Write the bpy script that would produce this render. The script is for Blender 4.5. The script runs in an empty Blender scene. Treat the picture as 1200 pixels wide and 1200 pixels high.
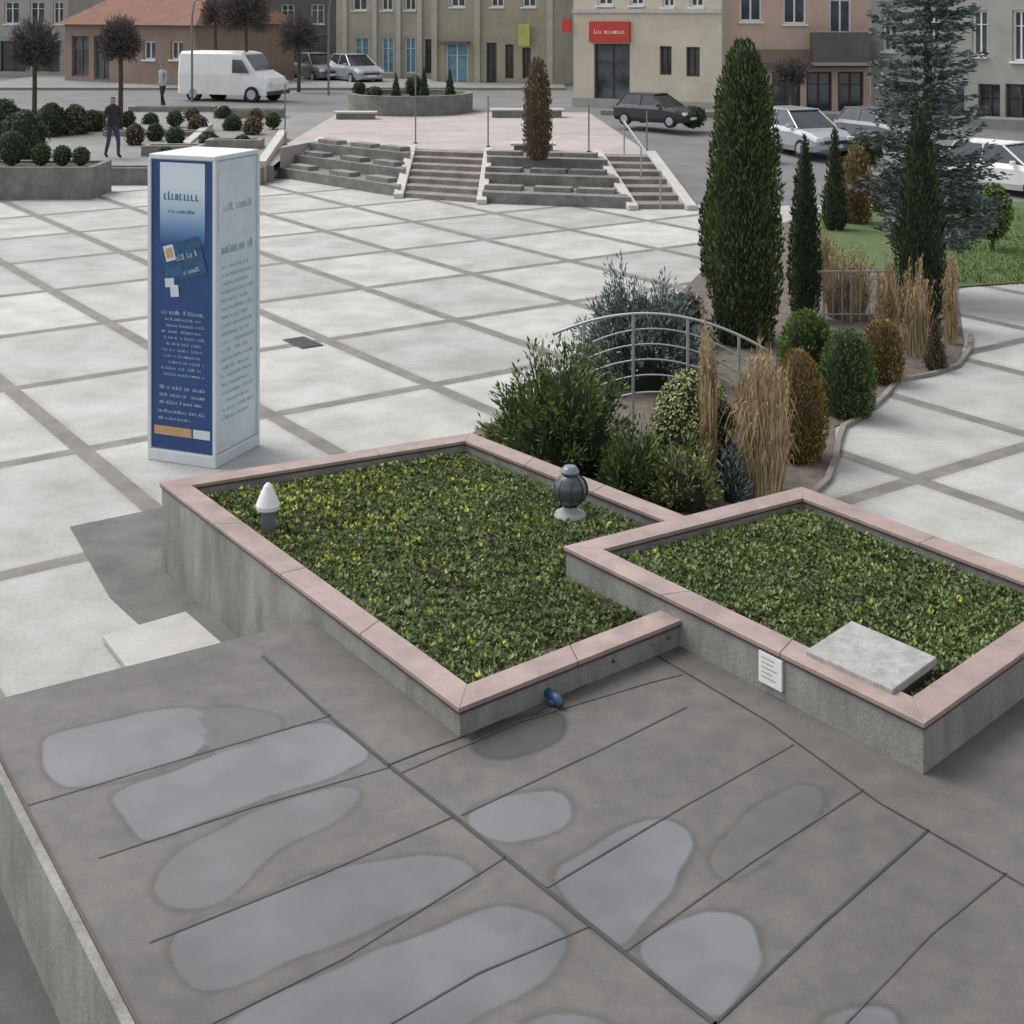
import bpy, math, random
import numpy as np
from mathutils import Vector, Matrix
random.seed(7)
C = bpy.context.scene.collection
F, HC, YH = 1600.0, 4.6, 10.0
R = random.random
def U(a, b): return random.uniform(a, b)
def g(px, py, z=0.0):
    s = (py-YH)/(HC-z); return Vector(((px-600)/s, F/s, z))
def sc(py, z=0.0): return (py-YH)/(HC-z)

# ---------------------------------------------------------------- materials
def new_mat(name):
    m = bpy.data.materials.new(name); m.use_nodes = True
    nt = m.node_tree; return m, nt, nt.nodes['Principled BSDF']
def ramp(nt, stops):
    r = nt.nodes.new('ShaderNodeValToRGB'); e = r.color_ramp.elements
    while len(e) < len(stops): e.new(0.5)
    for i, (p, c) in enumerate(stops):
        e[i].position = p; e[i].color = (c[0], c[1], c[2], 1)
    return r
def noise(nt, scale, detail=6, rough=.6, world=False, vec=None):
    n = nt.nodes.new('ShaderNodeTexNoise'); n.inputs['Scale'].default_value = scale
    n.inputs['Detail'].default_value = detail; n.inputs['Roughness'].default_value = rough
    if vec is None:
        t = nt.nodes.new('ShaderNodeNewGeometry' if world else 'ShaderNodeTexCoord')
        vec = t.outputs['Position' if world else 'Object']
    nt.links.new(vec, n.inputs['Vector']); return n
def mixc(nt, a, b, f, mode='MIX'):
    m = nt.nodes.new('ShaderNodeMix'); m.data_type = 'RGBA'; m.blend_type = mode
    for s, v in ((m.inputs['Factor'], f), (m.inputs['A'], a), (m.inputs['B'], b)):
        if isinstance(v, bpy.types.NodeSocket): nt.links.new(v, s)
        elif isinstance(v, (int, float)): s.default_value = v
        else: s.default_value = (v[0], v[1], v[2], 1)
    return m.outputs['Result']
def math_(nt, op, a, b=None, clamp=False):
    m = nt.nodes.new('ShaderNodeMath'); m.operation = op; m.use_clamp = clamp
    for i, v in enumerate((a, b)):
        if v is None: continue
        if isinstance(v, bpy.types.NodeSocket): nt.links.new(v, m.inputs[i])
        else: m.inputs[i].default_value = v
    return m.outputs[0]
def maprange(nt, v, a, b, c=0., d=1.):
    r = nt.nodes.new('ShaderNodeMapRange'); r.inputs['From Min'].default_value = a; r.inputs['From Max'].default_value = b
    r.inputs['To Min'].default_value = c; r.inputs['To Max'].default_value = d; nt.links.new(v, r.inputs['Value']); return r.outputs[0]
def bump(nt, bs, h, strength=.3, dist=.02):
    b = nt.nodes.new('ShaderNodeBump'); b.inputs['Strength'].default_value = strength
    b.inputs['Distance'].default_value = dist
    nt.links.new(h, b.inputs['Height']); nt.links.new(b.outputs[0], bs.inputs['Normal'])
def surf(name, col, rough=.8, var=.25, scale=3., fine=40., bmp=.25, metal=0., stain=0., world=False):
    m, nt, bs = new_mat(name)
    n1 = noise(nt, scale, 4, world=world); n2 = noise(nt, fine, 3, world=world)
    lo = [c*(1-var) for c in col]; hi = [min(1, c*(1+var)) for c in col]
    r1 = ramp(nt, [(.3, lo), (.7, hi)]); nt.links.new(n1.outputs[0], r1.inputs[0])
    r2 = ramp(nt, [(.3, (1-var*.8,)*3), (.7, (1, 1, 1))]); nt.links.new(n2.outputs[0], r2.inputs[0])
    c = mixc(nt, r1.outputs[0], r2.outputs[0], 1., 'MULTIPLY')
    if stain:
        n3 = noise(nt, scale*2.3, 6, .7, world=world)
        r3 = ramp(nt, [(.5, (0, 0, 0)), (.72, (1, 1, 1))]); nt.links.new(n3.outputs[0], r3.inputs[0])
        c = mixc(nt, c, [x*.35 for x in col], math_(nt, 'MULTIPLY', r3.outputs[0], stain))
    nt.links.new(c, bs.inputs['Base Color'])
    bs.inputs['Roughness'].default_value = rough; bs.inputs['Metallic'].default_value = metal
    if bmp: bump(nt, bs, n2.outputs[0], bmp, .01)
    return m
def foliage(name, stops, rough=.7):
    m, nt, bs = new_mat(name)
    ge = nt.nodes.new('ShaderNodeNewGeometry')
    r = ramp(nt, stops); nt.links.new(ge.outputs['Random Per Island'], r.inputs[0])
    n = noise(nt, 2.5, 3); rr = ramp(nt, [(.3, (.7, .7, .7)), (.7, (1.35, 1.35, 1.35))]); nt.links.new(n.outputs[0], rr.inputs[0])
    c = mixc(nt, r.outputs[0], rr.outputs[0], 1., 'MULTIPLY')
    nt.links.new(c, bs.inputs['Base Color']); bs.inputs['Roughness'].default_value = rough
    bs.inputs['Specular IOR Level'].default_value = .2
    return m

M = {}
def streaky(name, col):
    m, nt, bs = new_mat(name); tc = nt.nodes.new('ShaderNodeTexCoord'); mp = nt.nodes.new('ShaderNodeMapping'); mp.inputs['Scale'].default_value = (4, 4, 1.2)
    nt.links.new(tc.outputs['Object'], mp.inputs[0]); n1 = noise(nt, 1, 6, .7, vec=mp.outputs[0]); n2 = noise(nt, 60, 3); n3 = noise(nt, 1.5, 5)
    r1 = ramp(nt, [(.32, [c*.68 for c in col]), (.6, [c*1.08 for c in col])]); nt.links.new(n1.outputs[0], r1.inputs[0])
    r2 = ramp(nt, [(.3, (.78,)*3), (.7, (1.05,)*3)]); nt.links.new(n2.outputs[0], r2.inputs[0])
    r3 = ramp(nt, [(.3, (.8, .8, .78)), (.7, (1.08, 1.08, 1.08))]); nt.links.new(n3.outputs[0], r3.inputs[0])
    c = mixc(nt, mixc(nt, r1.outputs[0], r2.outputs[0], 1., 'MULTIPLY'), r3.outputs[0], 1., 'MULTIPLY')
    nt.links.new(c, bs.inputs['Base Color']); bs.inputs['Roughness'].default_value = .9; bump(nt, bs, n2.outputs[0], .4, .01); return m
M['concrete'] = streaky('weathered_concrete', (.29, .287, .27))
M['concrete_light'] = surf('concrete_light', (.36, .36, .345), .8, .2, 9, 60, .2, stain=.5)
M['slab_white'] = surf('slab_white', (.43, .42, .40), .8, .1, 5, 60, .2, stain=.1)
M['coping'] = surf('pink_granite', (.35, .262, .238), .5, .22, 3, 130, .1, stain=.35)
M['gasket'] = surf('dark_edge', (.07, .05, .046), .6, .2)
M['soil'] = surf('soil', (.09, .075, .056), .95, .45, 14, 90, 1., stain=.3)
M['bedsoil'] = surf('bed_soil', (.16, .135, .11), .95, .35, 6, 60, 1.)
M['lawn'] = surf('lawn_green', (.095, .14, .045), .95, .3, 5, 120, .8)
M['asphalt'] = surf('asphalt', (.17, .17, .168), .85, .18, .8, 60, .3, world=True)
M['patch_dark'] = surf('patch_dark', (.14, .137, .128), .8, .25, 2.2, 90, .3, stain=.4, world=True)
M['asphalt_green'] = surf('asphalt_green', (.085, .092, .085), .85, .25, 1.6, 70, .4, stain=.4, world=True)
M['pinkpave'] = surf('pink_paving', (.42, .37, .35), .8, .15, .7, 12, .1, stain=.3, world=True)
M['greypave'] = surf('grey_paving', (.25, .245, .235), .85, .18, .6, 10, .1, stain=.3, world=True)
M['step'] = surf('step_stone', (.25, .225, .20), .85, .3, 2, 20, .2, stain=.3)
M['tier'] = surf('tier_stone', (.20, .20, .185), .85, .3, 2, 18, .3, stain=.5)
M['white_stone'] = surf('white_stone', (.5, .48, .45), .7, .12, 3, 30, .1)
M['metal'] = surf('grey_metal', (.36, .385, .41), .4, .1, 5, 40, 0, metal=.35)
M['dark_metal'] = surf('dark_metal', (.05, .052, .055), .45, .15, 5, 40, 0, metal=.3)
M['alu'] = surf('white_aluminium', (.62, .66, .68), .4, .05, 5, 30, 0)
M['blue'] = surf('poster_blue', (.014, .06, .20), .35, .15, 2, 20, 0)
M['spout'] = surf('spout_blue', (.05, .10, .19), .45, .2, 9, 40, 0)
M['pale'] = surf('poster_pale', (.58, .68, .71), .35, .08, 1.5, 8, 0)
M['paper'] = surf('poster_white', (.62, .68, .74), .4, .08, 3, 20, 0)
M['ink'] = surf('print_pale_white', (.42, .5, .6), .4, .1, 3, 20, 0)
M['teal'] = surf('print_teal', (.27, .46, .56), .5, .1, 5, 20, 0)
M['orange'] = surf('print_orange', (.55, .33, .16), .5, .1, 5, 20, 0)
M['photo'] = surf('print_picture', (.02, .10, .22), .4, .5, 9, 20, 0)
M['white'] = surf('white_paint', (.75, .75, .74), .4, .06, 3, 30, 0)
M['cream'] = surf('cream_plaster', (.56, .52, .41), .9, .1, .7, 30, .1, stain=.15)
M['beige'] = surf('beige_plaster', (.42, .40, .32), .9, .12, .7, 30, .1, stain=.2)
M['olive'] = surf('olive_plaster', (.35, .33, .25), .9, .12, .7, 30, .1, stain=.2)
M['pinkwall'] = surf('pink_plaster', (.54, .40, .33), .9, .1, .7, 30, .1, stain=.15)
M['greywall'] = surf('grey_plaster', (.36, .35, .32), .9, .12, .7, 30, .1, stain=.2)
M['darkwall'] = surf('dark_plaster', (.14, .135, .13), .9, .2, .7, 30, .1)
M['brownwall'] = surf('brown_plaster', (.27, .2, .16), .9, .15, .7, 30, .1)
M['roof'] = surf('brown_roof', (.20, .095, .065), .85, .2, 2, 30, .3)
M['shop'] = surf('shopfront_brown', (.07, .055, .048), .7, .3, 2, 20, .1)
M['red'] = surf('sign_red', (.5, .04, .025), .5, .1, 2, 30, 0)
M['yellowgreen'] = surf('sign_yellow_green', (.42, .46, .12), .5, .1, 2, 30, 0)
M['bluewin'] = surf('window_poster_blue', (.14, .32, .42), .4, .3, 3, 8, 0)
M['bark'] = surf('bark', (.09, .07, .055), .95, .3, 8, 60, .6)
M['twig'] = surf('twig', (.11, .095, .09), .95, .3, 8, 60, 0)
M['tyre'] = surf('tyre', (.02, .02, .02), .9, .1, 8, 60, 0)
M['silver'] = surf('silver_paint', (.42, .45, .48), .25, .04, 2, 30, 0, metal=.3)
M['darkpaint'] = surf('dark_paint', (.03, .035, .045), .25, .1, 2, 30, 0)
M['greypaint'] = surf('grey_paint', (.2, .21, .23), .25, .05, 2, 30, 0, metal=.3)
M['lamp_red'] = surf('tail_red', (.3, .01, .01), .3, .1, 2, 30, 0)
M['lampglass'] = surf('lamp_glass_dark', (.07, .085, .095), .12, .15, 8, 60, 0)
def glassy(name, col, r=.08):
    m, nt, bs = new_mat(name); n = noise(nt, 1.3, 2)
    rr = ramp(nt, [(.35, [c*.6 for c in col]), (.65, [c*1.6 for c in col])]); nt.links.new(n.outputs[0], rr.inputs[0])
    nt.links.new(rr.outputs[0], bs.inputs['Base Color']); bs.inputs['Roughness'].default_value = r
    bs.inputs['Specular IOR Level'].default_value = .8
    return m
M['glass'] = glassy('window_glass', (.05, .06, .07))
M['carglass'] = glassy('car_glass', (.03, .035, .04))
# printed panel that runs from white at the top into the poster's blue
m, nt, bs = new_mat('poster_fade'); M['fade'] = m
tc = nt.nodes.new('ShaderNodeTexCoord'); s3 = nt.nodes.new('ShaderNodeSeparateXYZ'); nt.links.new(tc.outputs['Object'], s3.inputs[0])
rf = ramp(nt, [(0, (.014, .06, .20)), (.25, (.10, .22, .42)), (.6, (.38, .50, .62)), (1, (.62, .70, .77))]); nt.links.new(maprange(nt, s3.outputs[2], 2.2, 2.8), rf.inputs[0])
nt.links.new(rf.outputs[0], bs.inputs['Base Color']); bs.inputs['Roughness'].default_value = .4

M['thuja'] = foliage('thuja_green', [(0, (.036, .052, .018)), (.5, (.07, .10, .03)), (1, (.135, .165, .06))])
M['thuja_dark'] = foliage('thuja_dark', [(0, (.022, .035, .02)), (.6, (.042, .07, .03)), (1, (.085, .11, .05))])
M['spruce'] = foliage('blue_spruce', [(0, (.05, .075, .07)), (.5, (.105, .145, .135)), (1, (.22, .27, .26))])
M['juniper'] = foliage('juniper_green', [(0, (.035, .06, .018)), (.5, (.085, .135, .038)), (1, (.17, .25, .07))])
M['bluejun'] = foliage('blue_juniper', [(0, (.07, .09, .09)), (.5, (.16, .20, .195)), (1, (.31, .36, .34))])
M['golden'] = foliage('golden_brown', [(0, (.11, .075, .02)), (.5, (.22, .15, .045)), (1, (.34, .245, .09))])
M['lime'] = foliage('variegated', [(0, (.07, .10, .025)), (.5, (.20, .24, .08)), (1, (.42, .43, .22))])
M['box'] = foliage('box_green', [(0, (.04, .075, .015)), (.5, (.095, .155, .035)), (1, (.17, .24, .06))])
M['brown_leaf'] = foliage('brown_leaf', [(0, (.07, .048, .03)), (.5, (.14, .10, .065)), (1, (.21, .165, .115))])
M['purple'] = foliage('dark_purple', [(0, (.02, .02, .025)), (.5, (.05, .045, .05)), (1, (.1, .1, .08))])
M['straw'] = foliage('dry_straw', [(0, (.20, .14, .075)), (.5, (.40, .30, .17)), (1, (.58, .47, .30))])
M['pansy'] = foliage('bedding_leaves', [(0, (.06, .08, .024)), (.45, (.125, .175, .06)), (.85, (.20, .26, .10)), (1, (.28, .32, .13))])
M['yellow'] = foliage('bedding_yellow', [(0, (.34, .34, .05)), (1, (.46, .46, .12))])
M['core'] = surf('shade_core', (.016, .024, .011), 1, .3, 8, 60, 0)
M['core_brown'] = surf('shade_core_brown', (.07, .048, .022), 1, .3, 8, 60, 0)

# plaza paving
m, nt, bs = new_mat('plaza_slabs'); M['plaza'] = m
ge = nt.nodes.new('ShaderNodeNewGeometry'); sx = nt.nodes.new('ShaderNodeSeparateXYZ'); nt.links.new(ge.outputs['Position'], sx.inputs[0])
def lin(a, b, c, k):
    v = math_(nt, 'ADD', math_(nt, 'MULTIPLY', sx.outputs[0], a), math_(nt, 'MULTIPLY', sx.outputs[1], b))
    return math_(nt, 'DIVIDE', math_(nt, 'ADD', v, c), k)
A_ = lin(.819, .574, -4.5+200*2.13, 2.13); B_ = lin(.574, -.819, 17+200*2.78, 2.78)
def edge(v, k):
    f = math_(nt, 'FRACT', v); d = math_(nt, 'MINIMUM', f, math_(nt, 'SUBTRACT', 1., f)); return math_(nt, 'MULTIPLY', d, k)
wob = noise(nt, 25, 3, world=True)
ed = math_(nt, 'MINIMUM', edge(A_, 2.13), edge(B_, 2.78))
ed = math_(nt, 'ADD', ed, math_(nt, 'MULTIPLY', math_(nt, 'SUBTRACT', wob.outputs[0], .5), .02))
mr = maprange(nt, ed, .093, .105)
rim = maprange(nt, ed, .10, .19)
cmb = nt.nodes.new('ShaderNodeCombineXYZ'); nt.links.new(math_(nt, 'FLOOR', A_), cmb.inputs[0]); nt.links.new(math_(nt, 'FLOOR', B_), cmb.inputs[1])
wn = nt.nodes.new('ShaderNodeTexWhiteNoise'); nt.links.new(cmb.outputs[0], wn.inputs['Vector'])
rs = ramp(nt, [(0, (.39, .39, .375)), (1, (.51, .51, .49))]); nt.links.new(wn.outputs['Value'], rs.inputs[0])
n1 = noise(nt, 1.1, 6, .65, world=True); r1 = ramp(nt, [(.3, (.70, .70, .68)), (.62, (1.05, 1.05, 1.05))]); nt.links.new(n1.outputs[0], r1.inputs[0])
n2 = noise(nt, 30, 5, .7, world=True); r2 = ramp(nt, [(.3, (.8, .8, .8)), (.6, (1, 1, 1))]); nt.links.new(n2.outputs[0], r2.inputs[0])
slab = mixc(nt, mixc(nt, rs.outputs[0], r1.outputs[0], 1., 'MULTIPLY'), r2.outputs[0], 1., 'MULTIPLY')
slab = mixc(nt, mixc(nt, slab, (.86, .85, .83), 1., 'MULTIPLY'), slab, rim)
n3 = noise(nt, 3, 6, .6, world=True); r3 = ramp(nt, [(.35, (.15, .138, .126)), (.65, (.225, .21, .195))]); nt.links.new(n3.outputs[0], r3.inputs[0])
band = mixc(nt, r3.outputs[0], r2.outputs[0], 1., 'MULTIPLY')
nt.links.new(mixc(nt, band, slab, mr), bs.inputs['Base Color']); bs.inputs['Roughness'].default_value = .75
bump(nt, bs, n2.outputs[0], .2, .01)

# terrace felt with a painted-in 'wet' value: damp felt and shallow water
m, nt, bs = new_mat('terrace_felt'); M['terrace'] = m
a = noise(nt, .9, 6, .6, True); b = noise(nt, 6, 6, .7, True); c = noise(nt, 140, 3, .6, True)
ra = ramp(nt, [(.3, (.10, .094, .088)), (.7, (.145, .138, .13))]); nt.links.new(a.outputs[0], ra.inputs[0])
rb = ramp(nt, [(.35, (.78, .78, .78)), (.65, (1.08, 1.07, 1.06))]); nt.links.new(b.outputs[0], rb.inputs[0])
rc = ramp(nt, [(.3, (.72, .72, .72)), (.7, (1.18, 1.18, 1.18))]); nt.links.new(c.outputs[0], rc.inputs[0])
col = mixc(nt, mixc(nt, ra.outputs[0], rb.outputs[0], 1., 'MULTIPLY'), rc.outputs[0], 1., 'MULTIPLY')
at = nt.nodes.new('ShaderNodeAttribute'); at.attribute_name = 'wet'
v = math_(nt, 'ADD', at.outputs['Fac'], math_(nt, 'MULTIPLY', math_(nt, 'SUBTRACT', b.outputs[0], .5), .22))
damp = maprange(nt, v, .12, .42); wat = maprange(nt, v, .5, .66)
at2 = nt.nodes.new('ShaderNodeAttribute'); at2.attribute_name = 'deep'
wat = math_(nt, 'MULTIPLY', wat, at2.outputs['Fac'])
dk = mixc(nt, (.42, .41, .40), (.76, .75, .74), maprange(nt, at2.outputs['Fac'], .1, .35))
col = mixc(nt, col, mixc(nt, col, dk, 1., 'MULTIPLY'), damp)
big = noise(nt, 1.7, 4, .55, True); rbig = ramp(nt, [(.35, (.115, .12, .128)), (.65, (.18, .188, .203))]); nt.links.new(big.outputs[0], rbig.inputs[0])  # blue-grey sky reflection painted into the base colour of the puddles
sky_sheen = mixc(nt, rbig.outputs[0], col, .25)
col = mixc(nt, col, sky_sheen, wat)
nt.links.new(math_(nt, 'SUBTRACT', .62, math_(nt, 'MULTIPLY', wat, .55)), bs.inputs['Roughness'])
nt.links.new(col, bs.inputs['Base Color'])
bp = nt.nodes.new('ShaderNodeBump'); bp.inputs['Distance'].default_value = .005; nt.links.new(c.outputs[0], bp.inputs['Height'])
nt.links.new(math_(nt, 'SUBTRACT', .3, math_(nt, 'MULTIPLY', wat, .29)), bp.inputs['Strength']); nt.links.new(bp.outputs[0], bs.inputs['Normal'])
M['seam'] = surf('seam_tar', (.045, .042, .04), .6, .3, 5, 60, 0)
M['seam_faint'] = surf('seam_faint', (.085, .08, .076), .7, .35, 5, 60, 0)

# ---------------------------------------------------------------- mesh helpers
class MB:
    def __init__(s): s.v = []; s.f = []; s.m = []; s.sm = False
    def face(s, pts, mi=0):
        n = len(s.v); s.v += [tuple(p) for p in pts]; s.f.append(tuple(range(n, n+len(pts)))); s.m.append(mi)
    def raw(s, vs, fs, mi=0):
        n = len(s.v); s.v += [tuple(p) for p in vs]
        for f in fs: s.f.append(tuple(i+n for i in f)); s.m.append(mi)
    def box(s, x0, x1, y0, y1, z0, z1, mi=0):
        s.raw([(x0,y0,z0),(x1,y0,z0),(x1,y1,z0),(x0,y1,z0),(x0,y0,z1),(x1,y0,z1),(x1,y1,z1),(x0,y1,z1)],
              [(0,3,2,1),(4,5,6,7),(0,1,5,4),(1,2,6,5),(2,3,7,6),(3,0,4,7)], mi)
    def prism(s, poly, z0, z1, mi=0, cap=True):
        n = len(poly)
        zz0 = z0 if isinstance(z0, (list, tuple)) else [z0]*n; zz1 = z1 if isinstance(z1, (list, tuple)) else [z1]*n
        vs = [(p[0], p[1], zz0[i]) for i, p in enumerate(poly)] + [(p[0], p[1], zz1[i]) for i, p in enumerate(poly)]
        fs = [(i, (i+1) % n, n+(i+1) % n, n+i) for i in range(n)]
        if cap: fs += [tuple(range(n, 2*n)), tuple(range(n-1, -1, -1))]
        s.raw(vs, fs, mi)
    def tube(s, pts, r, k=6, mi=0, r1=None, cap=True):
        pts = [Vector(p) for p in pts]; n = len(pts); vs = []; fs = []
        for i, p in enumerate(pts):
            d = (pts[min(i+1, n-1)]-pts[max(i-1, 0)]).normalized()
            a = d.orthogonal().normalized() if i == 0 else (a-d*a.dot(d)).normalized()
            b = d.cross(a); rr = r if r1 is None else r+(r1-r)*i/(n-1)
            for j in range(k):
                t = 2*math.pi*j/k; vs.append(p+(a*math.cos(t)+b*math.sin(t))*rr)
        for i in range(n-1):
            for j in range(k): fs.append((i*k+j, i*k+(j+1) % k, (i+1)*k+(j+1) % k, (i+1)*k+j))
        if cap: fs += [tuple(range(k-1, -1, -1)), tuple(range((n-1)*k, n*k))]
        s.raw(vs, fs, mi)
    def lathe(s, prof, c=(0,0,0), k=24, mi=0, sx=1., sy=1., lump=None):
        vs = []; fs = []
        for (r, z) in prof:
            for j in range(k):
                t = 2*math.pi*j/k; q = r*(lump(t, z) if lump else 1)
                vs.append((c[0]+math.cos(t)*q*sx, c[1]+math.sin(t)*q*sy, c[2]+z))
        n = len(prof)
        for i in range(n-1):
            for j in range(k): fs.append((i*k+j, i*k+(j+1) % k, (i+1)*k+(j+1) % k, (i+1)*k+j))
        fs += [tuple(range(k-1, -1, -1)), tuple(range((n-1)*k, n*k))]
        s.raw(vs, fs, mi)
    def build(s, name, mats, parent=None, smooth=False, bevel=0):
        me = bpy.data.meshes.new(name); me.from_pydata(s.v, [], s.f); 
        if not isinstance(mats, (list, tuple)): mats = [mats]
        for x in mats: me.materials.append(M[x])
        me.polygons.foreach_set('material_index', s.m)
        if smooth: me.polygons.foreach_set('use_smooth', [True]*len(s.f))
        me.update(); o = bpy.data.objects.new(name, me); C.objects.link(o)
        if parent: o.parent = parent
        if bevel:
            b = o.modifiers.new('b', 'BEVEL'); b.width = bevel; b.segments = 2; b.limit_method = 'ANGLE'
        return o
def tag(o, label=None, cat=None, group=None, kind=None):
    if label: o['label'] = label
    if cat: o['category'] = cat
    if group: o['group'] = group
    if kind: o['kind'] = kind
    return o
def empty(name, loc, rz=0., label=None, cat=None, group=None, s=1.):
    o = bpy.data.objects.new(name, None); C.objects.link(o); o.location = loc; o.rotation_euler = (0, 0, rz); o.scale = (s,)*3
    o.empty_display_size = .1
    return tag(o, label, cat, group)
def leaf(mb, p, n, L, W, mi=0):
    n = Vector(n).normalized()
    t = Vector((R()-.5, R()-.5, R()-.5)); t = (t-n*t.dot(n)*.5)
    a = t.normalized()*L*.5; b = a.cross(n).normalized()*W*.5
    p = Vector(p)
    mb.face((p-a, p+b, p+a, p-b), mi)
def leafdir(mb, p, d, L, W, mi=0):
    d = Vector(d).normalized(); q = Vector((R()-.5, R()-.5, R()-.5)); b = d.cross(q).normalized()*W*.5; p = Vector(p)
    mb.face((p, p+d*L*.45+b, p+d*L, p+d*L*.45-b), mi)

# ---------------------------------------------------------------- setting
def struct(mb, name, mats, **k):
    o = mb.build(name, mats, **k); o['kind'] = 'structure'; return o
b = MB(); b.face([(-700, -200, -.03), (700, -200, -.03), (700, 900, -.03), (-700, 900, -.03)]); struct(b, 'ground', 'asphalt')
b = MB(); b.face([(-45, -5, 0), (45, -5, 0), (45, 32.5, 0), (4.2, 32.5, 0), (3.5, 37, 0), (-45, 37, 0)]); struct(b, 'plaza', 'plaza')
b = MB(); b.face([(-60, 36.1, .45), (-6.3, 36.1, .45), (-6.3, 50, .796), (-60, 50, .796)]); b.face([(-60, 36.1, 0), (-6.3, 36.1, 0), (-6.3, 36.1, .45), (-60, 36.1, .45)])
struct(b, 'walkway', 'greypave')
b = MB(); b.face([(-200, 50, .8), (200, 50, .8), (200, 400, .8), (-200, 400, .8)]); struct(b, 'far_street', 'asphalt')
b = MB(); b.face([(4.1, 32, .0), (4.1, 32.02, .006), (60, 32.02, .006), (60, 32, .0)]); b.face([(4.1, 32.02, .006), (60, 32.02, .006), (60, 50, .796), (2.4, 50, .796), (3.4, 36.5, .2)]); struct(b, 'side_street', 'asphalt')

Pb = [g(322, 207), g(468, 231), g(565, 238), g(740, 245), g(808, 245)]
Qt = [g(378, 164, .8), g(483, 174, .8), g(573, 177, .8), g(700, 180, .8), g(763, 181, .8)]
b = MB(); poly = [Vector((-6.32, 37.2, .8))]+Qt+[Vector((2.8, 49.99, .8)), Vector((-6.32, 49.99, .8))]
b.prism(poly, -.01, .8); struct(b, 'upper_terrace', 'pinkpave')
def bar(mb, a, c, w, z0, z1, mi=0):
    a = Vector(a); c = Vector(c); d = (c-a); d.z = 0; n = Vector((-d.y, d.x, 0)).normalized()*w/2
    mb.prism([a-n, c-n, c+n, a+n], [a.z+z0, c.z+z0, c.z+z0, a.z+z0], [a.z+z1, c.z+z1, c.z+z1, a.z+z1], mi)
b = MB(); b.prism([(4.5, 50.2), (13.5, 48.6), (18.5, 45.0), (17.8, 44.2), (13.0, 47.2), (3.2, 49.2)], .5, .93); struct(b, 'pavement', 'greypave')
b = MB(); b.prism([(-26, 63.5), (2.5, 63.5), (2.5, 70), (-26, 75)], .7, .92); struct(b, 'pavement', 'greypave')

# stairs
st = empty('plaza_staircase', Pb[1], 0, 'wide pale stone staircase with tiered seats fanning up from the plaza', 'stairs')
def flight(i, n, name, mat):
    b = MB(); o = st.location
    for k in range(n):
        t0, t1 = k/n, (k+1)/n; z = .8*(k+1)/n-.004
        q = [Pb[i].lerp(Qt[i], t0)-o, Pb[i+1].lerp(Qt[i+1], t0)-o, Pb[i+1].lerp(Qt[i+1], t1)-o, Pb[i].lerp(Qt[i], t1)-o]
        b.prism([(v.x, v.y) for v in q], 0, z)
    return b.build(name, mat, st)
flight(0, 3, 'tiered_seat', 'tier'); flight(1, 7, 'flight_of_steps', 'step'); flight(2, 3, 'tiered_seat', 'tier'); flight(3, 7, 'flight_of_steps', 'step')
for i in range(5):
    b = MB(); a = Pb[i]-st.location; c = Qt[i]-st.location; a.z = .06; c.z = .82
    d = (c-a); dd = Vector((d.x, d.y, 0)).normalized(); n = Vector((-dd.y, dd.x, 0))*.12; a = a-dd*.25
    b.prism([a-n, c-n, c+n, a+n], [0]*4, [a.z+.06, c.z+.08, c.z+.08, a.z+.06]); b.build('side_wall', 'white_stone', st, bevel=.02)
for i, fr in ((0, [.2, .55, .85]), (2, [.15, .5, .8])):
    for k in range(3):
        for q in fr:
            b = MB(); t = (k+.45)/3; p = Pb[i].lerp(Pb[i+1], q).lerp(Qt[i].lerp(Qt[i+1], q), t)-st.location; d = (Pb[i+1]-Pb[i]).normalized()
            L = .45; a = p-d*L; c = p+d*L; a.z = c.z = .8*(k+1)/3
            bar(b, a, c, .35, 0, .1); b.build('seat_block', 'tier' if k % 2 else 'step', st)

# ---------------------------------------------------------------- terrace
tz = .55
def chaikin(p, it=3):
    for _ in range(it):
        q = []
        for i in range(len(p)):
            a, c = p[i], p[(i+1) % len(p)]; q += [a.lerp(c, .25), a.lerp(c, .75)]
        p = q
    return p
PUD = [(1., [(46, 866), (72, 856), (210, 826), (238, 832), (250, 850), (240, 880), (180, 905), (80, 928), (62, 915), (46, 885)]),
 (.35, [(225, 832), (270, 826), (335, 838), (320, 862), (260, 885), (240, 880)]),
 (1., [(132, 930), (200, 902), (375, 842), (395, 850), (436, 880), (428, 897), (300, 940), (185, 985), (160, 982), (130, 945)]),
 (.65, [(172, 1032), (212, 992), (300, 948), (400, 918), (428, 928), (412, 955), (310, 1005), (285, 1045), (240, 1066), (190, 1062)]),
 (.8, [(188, 1098), (260, 1066), (420, 1006), (525, 1001), (566, 1020), (556, 1040), (470, 1074), (370, 1116), (255, 1166), (212, 1150)]),
 (.9, [(238, 1215), (280, 1182), (400, 1132), (565, 1062), (625, 1064), (666, 1092), (662, 1130), (600, 1176), (500, 1225)]),
 (.9, [(540, 958), (590, 930), (650, 922), (674, 940), (662, 972), (600, 992), (566, 984)]),
 (1., [(630, 1030), (700, 985), (762, 955), (812, 968), (814, 1000), (780, 1060), (728, 1112), (716, 1104)]),
 (1., [(736, 1112), (790, 1075), (850, 1066), (892, 1082), (897, 1130), (862, 1182), (836, 1198), (780, 1155)]),
 (.35, [(820, 1000), (930, 910), (985, 935), (900, 1010), (850, 1040)]),
 (.8, [(950, 1205), (975, 1180), (1040, 1176), (1062, 1205), (1000, 1230)]),
 (.7, [(600, 1205), (640, 1186), (700, 1188), (735, 1210), (660, 1230)]),
 (.12, [(545, 875), (575, 846), (650, 832), (666, 848), (645, 876), (580, 892)])]
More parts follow.
